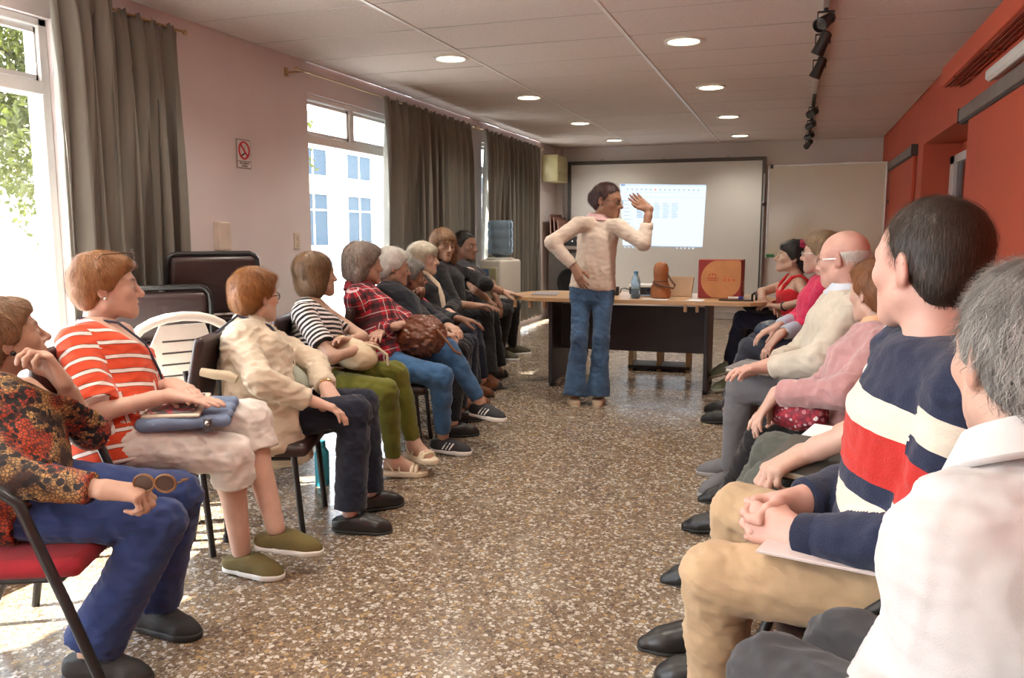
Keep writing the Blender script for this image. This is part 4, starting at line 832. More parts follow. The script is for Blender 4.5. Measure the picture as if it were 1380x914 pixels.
# ------------------------------------------------------------------ who sits where (joints in metres, room space)
JOINTS = {
'L1': {'H': [-2.254, 1.809, 0.941], 'N': [-2.267, 1.779, 0.811], 'P': [-2.097, 1.668, 0.519], 'SR': [-2.168, 1.609, 0.764], 'SL': [-2.31, 1.913, 0.764], 'HR': [-2.062, 1.594, 0.519], 'HL': [-2.131, 1.742, 0.519], 'WR': [-1.718, 1.635, 0.587], 'ER': [-1.944, 1.557, 0.617], 'TR': [-1.612, 1.692, 0.564], 'WL': [-2.048, 1.826, 0.823], 'EL': [-2.094, 1.955, 0.639], 'TL': [-2.072, 1.795, 0.902], 'AR': [-1.843, 1.666, 0.09], 'KR': [-1.698, 1.804, 0.438], 'FR': [-1.696, 1.712, 0.03], 'AL': [-1.892, 1.959, 0.09], 'KL': [-1.771, 1.964, 0.461], 'FL': [-1.737, 1.965, 0.03], 's': 0.96, 'face': [66, 14, 0], 'yaw': 25},
'L2': {'H': [-2.393, 2.344, 1.061], 'N': [-2.416, 2.318, 0.93], 'P': [-2.272, 2.243, 0.54], 'SR': [-2.338, 2.148, 0.876], 'SL': [-2.454, 2.467, 0.876], 'HR': [-2.244, 2.165, 0.54], 'HL': [-2.3, 2.32, 0.54], 'WR': [-2.052, 2.26, 0.701], 'ER': [-2.176, 2.068, 0.672], 'TR': [-1.911, 2.306, 0.68], 'WL': [-2.115, 2.347, 0.721], 'EL': [-2.32, 2.447, 0.656], 'TL': [-1.974, 2.296, 0.707], 'AR': [-1.908, 2.425, 0.09], 'KR': [-1.883, 2.363, 0.478], 'FR': [-1.709, 2.428, 0.03], 'AL': [-1.793, 2.483, 0.17], 'KL': [-1.912, 2.519, 0.57], 'FL': [-1.649, 2.534, 0.1], 's': 0.97, 'face': [48, 2, 0], 'yaw': 20},
'L3': {'H': [-2.274, 3.063, 0.977], 'N': [-2.281, 3.03, 0.846], 'P': [-2.174, 2.9, 0.476], 'SR': [-2.207, 2.852, 0.793], 'SL': [-2.323, 3.171, 0.793], 'HR': [-2.146, 2.822, 0.476], 'HL': [-2.202, 2.977, 0.476], 'WR': [-1.86, 2.84, 0.581], 'ER': [-1.999, 2.709, 0.676], 'TR': [-1.765, 2.899, 0.535], 'WL': [-1.892, 3.015, 0.603], 'EL': [-2.056, 3.19, 0.664], 'TL': [-1.799, 2.966, 0.528], 'AR': [-1.74, 2.93, 0.09], 'KR': [-1.753, 3.009, 0.503], 'FR': [-1.621, 2.974, 0.03], 'AL': [-1.795, 3.195, 0.09], 'KL': [-1.823, 3.197, 0.496], 'FL': [-1.736, 3.283, 0.03], 's': 0.97, 'face': [78, 0, 0], 'yaw': 20},
'L4': {'H': [-2.395, 3.743, 1.037], 'N': [-2.411, 3.713, 0.908], 'P': [-2.326, 3.639, 0.501], 'SR': [-2.348, 3.545, 0.854], 'SL': [-2.451, 3.861, 0.854], 'HR': [-2.301, 3.562, 0.501], 'HL': [-2.351, 3.715, 0.501], 'WR': [-2.091, 3.674, 0.672], 'ER': [-2.139, 3.464, 0.654], 'TR': [-2.095, 3.798, 0.687], 'WL': [-2.162, 3.655, 0.71], 'EL': [-2.207, 3.888, 0.699], 'TL': [-2.166, 3.493, 0.738], 'AR': [-1.932, 3.704, 0.09], 'KR': [-1.924, 3.614, 0.469], 'FR': [-1.811, 3.761, 0.03], 'AL': [-1.878, 3.831, 0.15], 'KL': [-1.968, 3.817, 0.528], 'FL': [-1.662, 3.731, 0.1], 's': 0.95, 'face': [62, 2, 0], 'yaw': 18},
'L5': {'H': [-2.412, 4.287, 1.07], 'N': [-2.429, 4.257, 0.939], 'P': [-2.252, 4.22, 0.516], 'SR': [-2.354, 4.091, 0.886], 'SL': [-2.459, 4.414, 0.886], 'HR': [-2.226, 4.142, 0.516], 'HL': [-2.277, 4.299, 0.516], 'WR': [-2.125, 4.123, 0.737], 'ER': [-2.338, 4.205, 0.65], 'TR': [-2.12, 4.254, 0.749], 'WL': [-2.214, 4.129, 0.699], 'EL': [-2.195, 4.376, 0.742], 'TL': [-2.18, 3.938, 0.698], 'AR': [-1.879, 4.212, 0.09], 'KR': [-1.84, 4.104, 0.467], 'FR': [-1.68, 4.207, 0.03], 'AL': [-1.715, 4.394, 0.27], 'KL': [-1.879, 4.289, 0.59], 'FL': [-1.472, 4.33, 0.2], 's': 0.97, 'face': [60, 0, 0], 'yaw': 18},
'L6': {'H': [-2.454, 4.727, 1.036], 'N': [-2.478, 4.704, 0.907], 'P': [-2.28, 4.569, 0.532], 'SR': [-2.417, 4.522, 0.858], 'SL': [-2.487, 4.851, 0.858], 'HR': [-2.263, 4.489, 0.532], 'HL': [-2.297, 4.649, 0.532], 'WR': [-2.034, 4.501, 0.667], 'ER': [-2.258, 4.572, 0.683], 'TR': [-1.965, 4.521, 0.645], 'WL': [-2.05, 4.694, 0.677], 'EL': [-2.214, 4.877, 0.69], 'TL': [-1.964, 4.622, 0.665], 'AR': [-1.972, 4.569, 0.09], 'KR': [-1.983, 4.7, 0.514], 'FR': [-1.861, 4.662, 0.03], 'AL': [-2.077, 4.939, 0.09], 'KL': [-2.079, 4.979, 0.495], 'FL': [-1.958, 5.071, 0.03], 's': 0.96, 'face': [45, -6, 0], 'yaw': 12},
'L6b': {'H': [-2.478, 5.028, 0.95], 'N': [-2.503, 5.006, 0.821], 'P': [-2.417, 5.048, 0.511], 'SR': [-2.445, 4.853, 0.767], 'SL': [-2.531, 5.174, 0.767], 'HR': [-2.396, 4.97, 0.511], 'HL': [-2.437, 5.126, 0.511], 'WR': [-2.344, 4.849, 0.786], 'ER': [-2.213, 4.692, 0.709], 'TR': [-2.351, 4.855, 0.854], 'WL': [-2.163, 5.158, 0.673], 'EL': [-2.342, 5.311, 0.651], 'TL': [-2.115, 5.174, 0.663], 'AR': [-2.199, 5.258, 0.09], 'KR': [-2.199, 5.307, 0.482], 'FR': [-2.123, 5.395, 0.03], 'AL': [-2.183, 5.403, 0.09], 'KL': [-2.215, 5.445, 0.469], 'FL': [-2.119, 5.534, 0.03], 's': 0.95, 'face': [40, 0, 0], 'yaw': 15},
'L7': {'H': [-2.697, 5.708, 1.056], 'N': [-2.731, 5.703, 0.925], 'P': [-2.653, 5.649, 0.526], 'SR': [-2.676, 5.531, 0.868], 'SL': [-2.763, 5.859, 0.868], 'HR': [-2.631, 5.57, 0.526], 'HL': [-2.674, 5.729, 0.526], 'WR': [-2.445, 5.52, 0.665], 'ER': [-2.664, 5.652, 0.663], 'TR': [-2.358, 5.51, 0.631], 'WL': [-2.442, 5.595, 0.675], 'EL': [-2.498, 5.839, 0.697], 'TL': [-2.34, 5.553, 0.638], 'AR': [-2.277, 5.71, 0.1], 'KR': [-2.387, 5.838, 0.504], 'FR': [-2.18, 5.84, 0.03], 'AL': [-2.314, 5.964, 0.1], 'KL': [-2.408, 6.015, 0.506], 'FL': [-2.242, 6.145, 0.03], 's': 0.97, 'face': [8, 0, 0], 'yaw': 15},
'L8': {'H': [-2.71, 6.118, 1.151], 'N': [-2.739, 6.14, 1.012], 'P': [-2.672, 6.09, 0.549], 'SR': [-2.683, 5.96, 0.951], 'SL': [-2.558, 6.314, 0.927], 'HR': [-2.65, 6.006, 0.549], 'HL': [-2.695, 6.175, 0.549], 'WR': [-2.416, 6.07, 0.68], 'ER': [-2.503, 5.852, 0.708], 'TR': [-2.331, 6.099, 0.68], 'WL': [-2.272, 6.304, 0.78], 'EL': [-2.331, 6.1, 0.847], 'TL': [-2.133, 6.348, 0.75], 'AR': [-2.328, 6.1, 0.1], 'KR': [-2.418, 6.274, 0.564], 'FR': [-2.27, 6.135, 0.03], 'AL': [-2.424, 6.569, 0.1], 'KL': [-2.469, 6.547, 0.561], 'FL': [-2.398, 6.726, 0.03], 's': 1.03, 'face': [-38, -4, 6], 'yaw': 15},
'L9': {'H': [-2.928, 7.121, 1.132], 'N': [-2.963, 7.13, 0.991], 'P': [-2.897, 7.164, 0.544], 'SR': [-2.891, 6.963, 0.928], 'SL': [-3.017, 7.308, 0.928], 'HR': [-2.866, 7.08, 0.544], 'HL': [-2.927, 7.248, 0.544], 'WR': [-2.686, 7.027, 0.659], 'ER': [-2.704, 6.797, 0.756], 'TR': [-2.639, 7.038, 0.618], 'WL': [-2.694, 7.308, 0.651], 'EL': [-2.811, 7.498, 0.758], 'TL': [-2.665, 7.31, 0.595], 'AR': [-2.761, 7.614, 0.09], 'KR': [-2.651, 7.484, 0.508], 'FR': [-2.547, 7.584, 0.03], 'AL': [-2.754, 7.956, 0.09], 'KL': [-2.653, 7.71, 0.533], 'FL': [-2.619, 8.042, 0.03], 's': 1.05, 'face': [-15, -4, 0], 'yaw': 20},
'R1': {'H': [0.306, 1.263, 1.092], 'N': [0.316, 1.228, 0.953], 'P': [0.37, 1.12, 0.54], 'SR': [0.499, 1.322, 0.893], 'SL': [0.234, 1.152, 0.857], 'HR': [0.444, 1.166, 0.54], 'HL': [0.296, 1.074, 0.54], 'WR': [0.3, 1.46, 0.6], 'ER': [0.54, 1.32, 0.66], 'TR': [0.2, 1.5, 0.58], 'WL': [0.1, 1.18, 0.57], 'EL': [0.198, 1.36, 0.581], 'TL': [-0.03, 1.26, 0.55], 'AR': [0.09, 1.53, 0.09], 'KR': [0.12, 1.5, 0.52], 'FR': [-0.04, 1.64, 0.03], 'AL': [-0.03, 1.37, 0.09], 'KL': [0.0, 1.34, 0.53], 'FL': [-0.17, 1.48, 0.03], 's': 1.03, 'face': [106, -2, 0], 'yaw': 122},
'R2': {'H': [0.253, 1.807, 1.198], 'N': [0.275, 1.778, 1.056], 'P': [0.26, 1.82, 0.55], 'SR': [0.244, 1.991, 0.994], 'SL': [0.303, 1.575, 0.994], 'HR': [0.248, 1.908, 0.55], 'HL': [0.272, 1.732, 0.55], 'WR': [0.043, 1.888, 0.67], 'ER': [0.226, 2.064, 0.698], 'TR': [-0.05, 1.852, 0.645], 'WL': [0.039, 1.745, 0.635], 'EL': [0.248, 1.605, 0.699], 'TL': [-0.055, 1.787, 0.642], 'AR': [-0.134, 2.23, 0.1], 'KR': [-0.109, 2.165, 0.534], 'FR': [-0.263, 2.212, 0.03], 'AL': [-0.135, 1.849, 0.1], 'KL': [-0.136, 1.769, 0.514], 'FL': [-0.241, 1.847, 0.03], 's': 1.05, 'face': [128, 0, 0], 'yaw': 188},
'R3': {'H': [0.325, 2.354, 1.156], 'N': [0.343, 2.323, 1.017], 'P': [0.33, 2.43, 0.54], 'SR': [0.313, 2.541, 0.956], 'SL': [0.315, 2.504, 0.906], 'HR': [0.318, 2.517, 0.54], 'HL': [0.342, 2.343, 0.54], 'WR': [0.143, 2.753, 0.614], 'ER': [0.253, 2.581, 0.732], 'TR': [0.083, 2.73, 0.595], 'WL': [0.045, 2.4, 0.644], 'EL': [0.236, 2.273, 0.778], 'TL': [-0.057, 2.332, 0.593], 'AR': [-0.218, 2.91, 0.1], 'KR': [-0.036, 2.818, 0.527], 'FR': [-0.314, 2.89, 0.03], 'AL': [-0.204, 2.422, 0.09], 'KL': [-0.043, 2.511, 0.508], 'FL': [-0.336, 2.381, 0.03], 's': 1.03, 'face': [120, 0, 0], 'yaw': 188},
'R4': {'H': [0.289, 3.307, 1.039], 'N': [0.308, 3.28, 0.914], 'P': [0.24, 3.17, 0.52], 'SR': [0.276, 3.427, 0.861], 'SL': [0.321, 3.104, 0.861], 'HR': [0.229, 3.248, 0.52], 'HL': [0.251, 3.092, 0.52], 'WR': [-0.009, 3.259, 0.61], 'ER': [0.128, 3.441, 0.643], 'TR': [-0.089, 3.228, 0.582], 'WL': [-0.046, 3.059, 0.689], 'EL': [0.177, 2.962, 0.722], 'TL': [-0.104, 3.043, 0.595], 'AR': [-0.227, 3.858, 0.1], 'KR': [-0.082, 3.599, 0.448], 'FR': [-0.332, 3.837, 0.03], 'AL': [-0.242, 3.419, 0.1], 'KL': [-0.097, 3.293, 0.448], 'FL': [-0.398, 3.426, 0.03], 's': 0.93, 'face': [126, -2, 0], 'yaw': 188},
'R5': {'H': [0.206, 3.941, 1.145], 'N': [0.236, 3.924, 1.008], 'P': [0.2, 3.95, 0.54], 'SR': [0.203, 4.129, 0.947], 'SL': [0.26, 3.725, 0.947], 'HR': [0.188, 4.036, 0.54], 'HL': [0.212, 3.864, 0.54], 'WR': [-0.07, 4.01, 0.658], 'ER': [0.047, 4.216, 0.67], 'TR': [-0.168, 3.973, 0.633], 'WL': [-0.081, 3.801, 0.662], 'EL': [0.112, 3.65, 0.728], 'TL': [-0.169, 3.77, 0.659], 'AR': [-0.256, 4.276, 0.1], 'KR': [-0.196, 4.245, 0.551], 'FR': [-0.375, 4.286, 0.03], 'AL': [-0.257, 4.038, 0.1], 'KL': [-0.216, 3.979, 0.533], 'FL': [-0.368, 3.919, 0.03], 's': 1.02, 'face': [150, -6, 0], 'yaw': 188},
'R6': {'H': [0.151, 5.322, 1.132], 'N': [0.183, 5.308, 0.997], 'P': [0.17, 5.4, 0.53], 'SR': [0.181, 5.495, 0.938], 'SL': [0.181, 5.145, 0.938], 'HR': [0.17, 5.485, 0.53], 'HL': [0.17, 5.315, 0.53], 'WR': [-0.088, 5.274, 0.688], 'ER': [0.028, 5.49, 0.716], 'TR': [-0.164, 5.243, 0.651], 'WL': [-0.066, 5.11, 0.662], 'EL': [0.072, 5.294, 0.692], 'TL': [-0.138, 5.073, 0.574], 'AR': [-0.409, 5.772, 0.1], 'KR': [-0.224, 5.704, 0.525], 'FR': [-0.513, 5.82, 0.03], 'AL': [-0.386, 5.476, 0.1], 'KL': [-0.257, 5.429, 0.52], 'FL': [-0.507, 5.502, 0.03], 's': 1.0, 'face': [158, 0, 0], 'yaw': 180},
'R7': {'H': [-0.021, 6.714, 1.062], 'N': [0.014, 6.715, 0.927], 'P': [0.02, 6.75, 0.53], 'SR': [-0.016, 6.892, 0.867], 'SL': [0.045, 6.548, 0.867], 'HR': [0.005, 6.834, 0.53], 'HL': [0.035, 6.666, 0.53], 'WR': [-0.225, 6.521, 0.752], 'ER': [-0.246, 6.761, 0.791], 'TR': [-0.157, 6.501, 0.71], 'WL': [-0.087, 6.487, 0.702], 'EL': [0.098, 6.311, 0.772], 'TL': [-0.179, 6.493, 0.71], 'AR': [-0.462, 6.675, 0.1], 'KR': [-0.352, 6.668, 0.548], 'FR': [-0.605, 6.49, 0.04], 'AL': [-0.479, 6.679, 0.237], 'KL': [-0.374, 6.553, 0.595], 'FL': [-0.637, 6.608, 0.125], 's': 1.0, 'face': [182, 10, 0], 'yaw': 190},
'PR': {'H': [-1.339, 6.017, 1.491], 'N': [-1.392, 6.044, 1.355], 'P': [-1.43, 5.98, 0.86], 'SR': [-1.502, 5.869, 1.329], 'SL': [-1.245, 5.955, 1.308], 'HR': [-1.512, 5.973, 0.86], 'HL': [-1.348, 5.987, 0.86], 'WR': [-1.497, 5.692, 1.017], 'ER': [-1.666, 5.699, 1.19], 'TR': [-1.415, 5.634, 0.873], 'WL': [-1.018, 5.982, 1.425], 'EL': [-1.038, 5.882, 1.186], 'TL': [-1.146, 6.02, 1.529], 'AR': [-1.501, 5.743, 0.07], 'KR': [-1.484, 5.811, 0.493], 'FR': [-1.53, 5.811, 0.01], 'AL': [-1.335, 5.801, 0.07], 'KL': [-1.329, 5.842, 0.496], 'FL': [-1.341, 5.876, 0.01], 's': 0.97, 'face': [-12, -8, 0], 'yaw': -85},
}
SK = {k: skinmat('skin_'+k, c) for k, c in dict(fair=(.60, .385, .30), pink=(.63, .37, .30), tan=(.48, .295, .215), olive=(.50, .32, .235), brown=(.27, .135, .085), deep=(.33, .17, .105)).items()}
HR = {k: hairmat('hair_'+k, a, b) for k, (a, b) in dict(lightbrown=((.13, .065, .03), (.33, .19, .10)), ginger=((.17, .065, .02), (.40, .19, .075)), auburn=((.16, .055, .012), (.38, .16, .045)), brownbob=((.085, .045, .022), (.27, .16, .085)), greybrown=((.14, .10, .08), (.36, .29, .24)), white=((.50, .47, .43), (.80, .78, .74)), blondwhite=((.42, .36, .27), (.76, .70, .58)), chestnut=((.10, .045, .02), (.32, .17, .08)), black=((.008, .007, .007), (.03, .024, .022)), darkbrown=((.014, .009, .007), (.06, .038, .026)), grey=((.07, .065, .06), (.40, .38, .36)), blond=((.20, .13, .07), (.42, .30, .18)), maroon=((.03, .012, .012), (.10, .04, .035)), redbrown=((.15, .055, .018), (.34, .14, .055))).items()}
WHT = M('white_sole', (.72, .71, .68), .55, var=.03); BLS = M('black_sole', (.015, .015, .015), .6); BLL = M('black_leather', (.014, .013, .013), .35, bmp=.15)
navy = cloth('navy_trouser', (.018, .028, .085)); blackc = cloth('black_cloth', (.012, .011, .013)); darknavy = cloth('dark_navy_cloth', (.013, .016, .03))
denim = cloth('blue_denim', (.05, .10, .19), .6, var=.3); denim2 = cloth('bright_denim', (.045, .115, .24), .6, var=.3)
near = dict(res=(.013, .0075, .0042, .0042), hh=.0052); mid_ = dict(res=(.015, .010, .0055, .0055)); far = dict(res=(.018, .0125, .0065, .0065), strands=2400, sw=.0014)
L, G_ = 'people seated in the row along the windows', 'people seated in the row along the red wall'
LOOK = {
'L1': dict(label='woman in rust and black animal print top resting chin on hand', skin=SK['tan'], hair='short_f', hairmat=HR['lightbrown'], strands=5000, sw=.0008, girth=1.12, group=L,
  top=dict(name='blouse', mat=animal('animal_print'), off=.014, sleeve=.93, hem=-.3, lap=.18, v=.7), trousers=dict(mat=cloth('royal_navy', (.024, .042, .135)), flare=.035, off=.014, len=.95), shoe=('trainer', M('black_shoe_fabric', (.018, .016, .016), .7, bmp=.3), BLS),
  handR=('grip', (0, .3, -1)), handL=('curl', (-.3, -.6, .2)), **near),
'L2': dict(label='woman in orange and white striped top with white cropped trousers', skin=SK['fair'], hair='short_f', hairmat=HR['ginger'], strands=5000, sw=.0008, girth=1.12, group=L,
  top=dict(name='t_shirt', mat=bands('orange_white_stripe', .052, [(0, (.62, .07, .025)), (.66, (.05, .03, .03)), (.70, (.78, .70, .66)), (.93, (.05, .03, .03)), (.965, (.62, .07, .025))]), off=.014, sleeve=.46, hem=-.28, lap=.12, cuff=.012, v=.95), trousers=dict(mat=cloth('off_white_cotton', (.66, .60, .56), .6), off=.014, len=.28), shoe=('slip', M('olive_knit_shoe', (.14, .11, .035), .85, bmp=.6, bscale=300), WHT),
  handR=('flat', (0, 0, -1)), handL=('droop', (0, 0, -1)), **near),
'L3': dict(label='woman with auburn hair in beige raincoat and navy trousers', skin=SK['fair'], hair='short_f', hairmat=HR['auburn'], strands=4500, sw=.0009, girth=1.1, group=L,
  top=dict(name='raincoat', mat=cloth('beige_raincoat', (.58, .49, .38), .7), off=.026, sleeve=.97, sleeve_off=.022, hem=-.34, lap=.5, flare=.5, fold=.007, v=.2, collar=M('beige_collar', (.56, .47, .36), .9)), trousers=dict(mat=darknavy, flare=.02, off=.014), shoe=('loafer', BLL, BLS),
  handR=('rest', (0, 0, -1)), handL=('rest', (0, 0, -1)), **near),
'L4': dict(label='woman with brown bob in black and white striped top, arms folded', skin=SK['tan'], hair='bob', hairmat=HR['brownbob'], strands=4500, sw=.0010, group=L,
  top=dict(name='t_shirt', mat=bands('black_white_stripe', .024, [(0, (.02, .017, .018)), (.54, (.68, .62, .60))]), off=.012, sleeve=.36, hem=-.3, lap=.1, v=1.0), trousers=dict(mat=cloth('olive_green_cotton', (.105, .105, .012), .6), off=.009, len=.93), shoe=('sandal', M('cream_strap', (.62, .52, .38), .6)),
  handR=('rest', (0, 0, -1)), handL=('droop', (.3, .2, -.9)), **mid_),
'L5': dict(label='woman in red plaid shirt and jeans with crossed legs', skin=SK['tan'], hair='full_f', hairmat=HR['greybrown'], strands=4000, sw=.0011, girth=1.05, group=L,
  top=dict(name='plaid_shirt', mat=plaid('red_plaid'), off=.018, sleeve=.97, hem=-.3, lap=.12, collar=M('dark_red_collar', (.28, .02, .03), .9)), trousers=dict(mat=denim2, off=.010, len=.9), shoe=('sneaker', M('black_sneaker', (.018, .018, .022), .7, bmp=.3), WHT, True),
  handR=('curl', (0, 0, -1)), handL=('rest', (0, 0, -1)), **mid_),
'L6': dict(label='white haired woman in dark navy jacket next to the plaid shirt', skin=SK['tan'], hair='short_f', hairmat=HR['white'], strands=3000, sw=.0012, girth=1.1, group=L,
  top=dict(name='jacket', mat=cloth('navy_jacket', (.012, .014, .022)), off=.022, sleeve=.97, hem=-.25), trousers=dict(mat=blackc), shoe=('loafer', BLL, BLS), handR=('curl', (0, 0, -1)), **mid_),
'L6b': dict(label='person in dark jacket with a pink scarf, one fist raised', skin=SK['brown'], hair='short_f', hairmat=HR['grey'], group=L,
  top=dict(name='jacket', mat=blackc, off=.016, sleeve=.9), trousers=dict(mat=darknavy), shoe=('loafer', M('brown_loafer', (.16, .06, .025), .45), BLS), handR=('fist', (.3, -.2, 0)), **far),
'L7': dict(label='woman with pale blond bob and cream scarf over black jacket', skin=SK['fair'], hair='bob_f', hairmat=HR['blondwhite'], group=L,
  top=dict(name='jacket', mat=blackc, off=.018, sleeve=.97), trousers=dict(mat=darknavy, flare=.01), shoe=('loafer', M('brown_loafer', (.16, .06, .025), .45), BLS), handR=('grip', (0, 0, -1)), handL=('grip', (0, 0, -1)), **far),
'L8': dict(label='woman with long chestnut hair in black top, hand on the table', skin=SK['tan'], hair='long', hairmat=HR['chestnut'], girth=1.12, group=L,
  top=dict(name='blouse', mat=blackc, off=.014, sleeve=.5, v=.5, neck=.05), trousers=dict(mat=blackc, flare=.04, off=.02), shoe=('sandal', M('black_strap', (.02, .018, .018), .5)), handL=('flat', (0, 0, -1)), **far),
'L9': dict(label='young man with dark curly hair in charcoal t-shirt behind the table end', skin=SK['brown'], hair='wavy_m', hairmat=HR['black'], fem=False, group=L,
  top=dict(name='t_shirt', mat=cloth('charcoal_jersey', (.035, .035, .042)), off=.013, sleeve=.34), trousers=dict(mat=blackc), shoe=('trainer', M('olive_shoe', (.06, .055, .03), .8), WHT), **far),
'R1': dict(label='man with grey wavy hair in white shirt, close to the red wall', skin=SK['fair'], hair='wavy_m', hairmat=HR['grey'], strands=11000, sw=.0005, fem=False, girth=1.12, group=G_,
  top=dict(name='shirt', mat=cloth('white_shirt_cotton', (.60, .585, .585), .3), off=.022, sleeve=.97, sleeve_off=.02, hem=-.3, fold=.003, collar=M('white_collar', (.60, .585, .585), .85), neck=.05, v=.2, trap=.02, cz=.045, k=.05), trousers=dict(mat=cloth('charcoal_trouser', (.05, .05, .055)), off=.014), shoe=('loafer', BLL, BLS), **near),
'R2': dict(label='dark haired man in navy sweater with red and cream bands, hands clasped', skin=SK['pink'], hair='short_m', hairmat=HR['darkbrown'], strands=11000, sw=.0005, fem=False, group=G_,
  top=dict(name='sweater', mat=bands('navy_red_cream_knit', 1.0, [(0, (.018, .024, .055)), (.145, (.70, .62, .52)), (.205, (.018, .024, .055)), (.245, (.48, .025, .02)), (.345, (.70, .62, .52)), (.405, (.018, .024, .055))], .4, 1), off=.016, sleeve=.96, hem=-.25, cuffmat=cloth('navy_rib', (.015, .02, .046), .2, 1), v=.15), trousers=dict(mat=cloth('khaki_cotton', (.46, .32, .19), .6), off=.015), shoe=('loafer', BLL, BLS),
  handR=('curl', (.2, -.8, -.3)), handL=('curl', (.2, .8, -.3)), **near),
'R3': dict(label='man in white t-shirt and grey green trousers behind the banded sweater', skin=SK['fair'], hair='short_m', hairmat=HR['grey'], fem=False, group=G_,
  top=dict(name='t_shirt', mat=cloth('white_jersey', (.72, .69, .67), .4, 1), off=.013, sleeve=.47, hem=-.2), trousers=dict(mat=cloth('grey_green_trouser', (.085, .09, .075)), off=.014), shoe=('pointed', BLL, BLS), handL=('curl', (0, 0, -1)), **near),
'R4': dict(label='woman with red brown hair in dusty pink sweater and peach collar', skin=SK['fair'], hair='short_f', hairmat=HR['redbrown'], strands=4500, sw=.0009, girth=1.1, group=G_,
  top=dict(name='sweater', mat=cloth('dusty_pink_wool', (.46, .245, .245), .5, 1, sheen=.5), off=.02, sleeve=.96, hem=-.28, collar=M('peach_collar', (.72, .42, .25), .85), fold=.006), trousers=dict(mat=blackc, flare=.01), shoe=('pointed', BLL, BLS), handL=('droop', (.3, 0, -1)), **near),
'R5': dict(label='bald man in cream sweater and grey trousers', skin=SK['pink'], hair='bald', hairmat=HR['white'], strands=1500, sw=.0008, fem=False, girth=1.1, group=G_,
  top=dict(name='sweater', mat=cloth('cream_wool', (.58, .52, .43), .5, 1), off=.02, sleeve=.96, hem=-.25, collar=M('pale_blue_collar', (.55, .60, .68), .85), fold=.006), trousers=dict(mat=cloth('mid_grey_trouser', (.17, .17, .185)), off=.014), shoe=('trainer', M('grey_shoe', (.13, .13, .14), .7), M('grey_sole', (.3, .3, .3), .7)), handL=('rest', (0, 0, -1)), **mid_),
'R6': dict(label='fair haired woman in bright pink cardigan holding a dark bag', skin=SK['fair'], hair='short_f', hairmat=HR['blond'], group=G_,
  top=dict(name='cardigan', mat=cloth('bright_pink_knit', (.62, .03, .10), .4, 1), off=.016, sleeve=.72), trousers=dict(mat=cloth('slate_trouser', (.04, .045, .065))), shoe=('loafer', BLL, BLS), handL=('droop', (0, 0, -1)), **far),
'R7': dict(label='woman in red tank top with a flower in her dark hair', skin=SK['olive'], hair='fringe', hairmat=HR['black'], group=G_,
  top=dict(name='tank_top', mat=cloth('red_jersey', (.58, .022, .03), .3), off=.008, sleeve=0, t1=.84, hem=-.2, neck=-.06, v=.3), trousers=dict(name='leggings', mat=cloth('navy_leggings', (.015, .018, .04)), off=.006), shoe=('trainer', M('sage_shoe', (.17, .22, .15), .75), M('sage_sole', (.45, .45, .38), .7)), handR=('rest', (0, 0, -1)), handL=('rest', (0, 0, -1)), **far),
'PR': dict(label='standing presenter in pale sweater and flared jeans, left hand raised', skin=SK['deep'], hair='updo', hairmat=HR['maroon'], strands=3500, sw=.0014, girth=.94, head=1.06,
  top=dict(name='sweater', mat=cloth('pale_beige_knit', (.66, .55, .46), .3, 1), off=.014, sleeve=.96, hem=-.07, collar=M('pink_collar', (.68, .42, .42), .85), v=.3, neck=.035, cz=.035, trap=.01, cr=1.25), trousers=dict(name='jeans', mat=denim, off=.008, flare=.045, len=1.0, waist=.03), shoe=('slip', M('beige_shoe', (.62, .50, .37), .7), M('beige_sole', (.5, .42, .32), .7)), handR=('droop', (.25, .9, .1)), handL=('wave', (.6, -.5, -.4)), res=(.013, .009, .0055, .0050)),
}
PE = {k: person(JOINTS[k], LOOK[k]) for k in LOOK}
# ------------------------------------------------------------------ worn things: glasses, earrings, necklaces, straps, watches
MGL = M('dark_lens', (.02, .018, .022), .1, var=0); MFM = M('glasses_frame', (.06, .03, .02), .3, var=0); GOLD = M('gold', (.7, .5, .22), .25, metal=1, var=0); SIL = M('silver', (.75, .74, .72), .2, metal=1, var=0)
def clearmat():
    m = glassmat(); m.name = 'clear_lens'; return m
MCL = clearmat()
def glasses(k, frame_mat, lens, up=0, back=0):
    root, HM, fr, hs, d = PE[k]; b = MB(); o = (0, back, up)
    q = lambda x, y, z: tuple(HM((x, y+back, z+up)))
    for s in (-1, 1):
        ring = [q(s*(.032+.021*math.cos(t)), .103-.006*abs(math.cos(t)) if s*math.cos(t) > 0 else .103, .002+.0165*math.sin(t)) for t in np.linspace(0, 6.283, 17)[:-1]]; b.tube(ring, .0014*1.3, 5, closed=True)
        b.tube([q(s*.053, .098, .006), q(s*.07, .06, .008), q(s*.078, -.005, .006), q(s*.077, -.02, -.008)], .0018, 5)
    b.tube([q(-.011, .104, .005), q(0, .107, .008), q(.011, .104, .005)], .0016, 5)
    g = d['hang'](b.build('glasses', frame_mat, root))
    for s in (-1, 1):
        pl = MB(); pts = [q(s*(.032+.0205*math.cos(t)), .1025, .002+.016*math.sin(t)) for t in np.linspace(0, 6.283, 17)[:-1]]; bk = [tuple(np.array(p)-fr[:, 1]*.0015) for p in pts]
        n = len(pts); pl.add(pts+bk, [tuple(range(n)), tuple(range(2*n-1, n-1, -1))]+[(i, (i+1) % n, n+(i+1) % n, n+i) for i in range(n)])
        lo_ = pl.build('lens', lens, g)
    return g
glasses('L2', MFM, MGL, .122, .002); glasses('L3', MFM, MCL); glasses('PR', MFM, MCL); glasses('R5', SIL, MCL); glasses('R6', SIL, MCL)
def earring(k, mat, sides=(1, -1), r=.007):
    root, HM, fr, hs, d = PE[k]
    for s in sides: d['hang'](MB().ball(tuple(HM((s*.084, -.006, -.030))), r, 6).build('earring', mat, root, True))
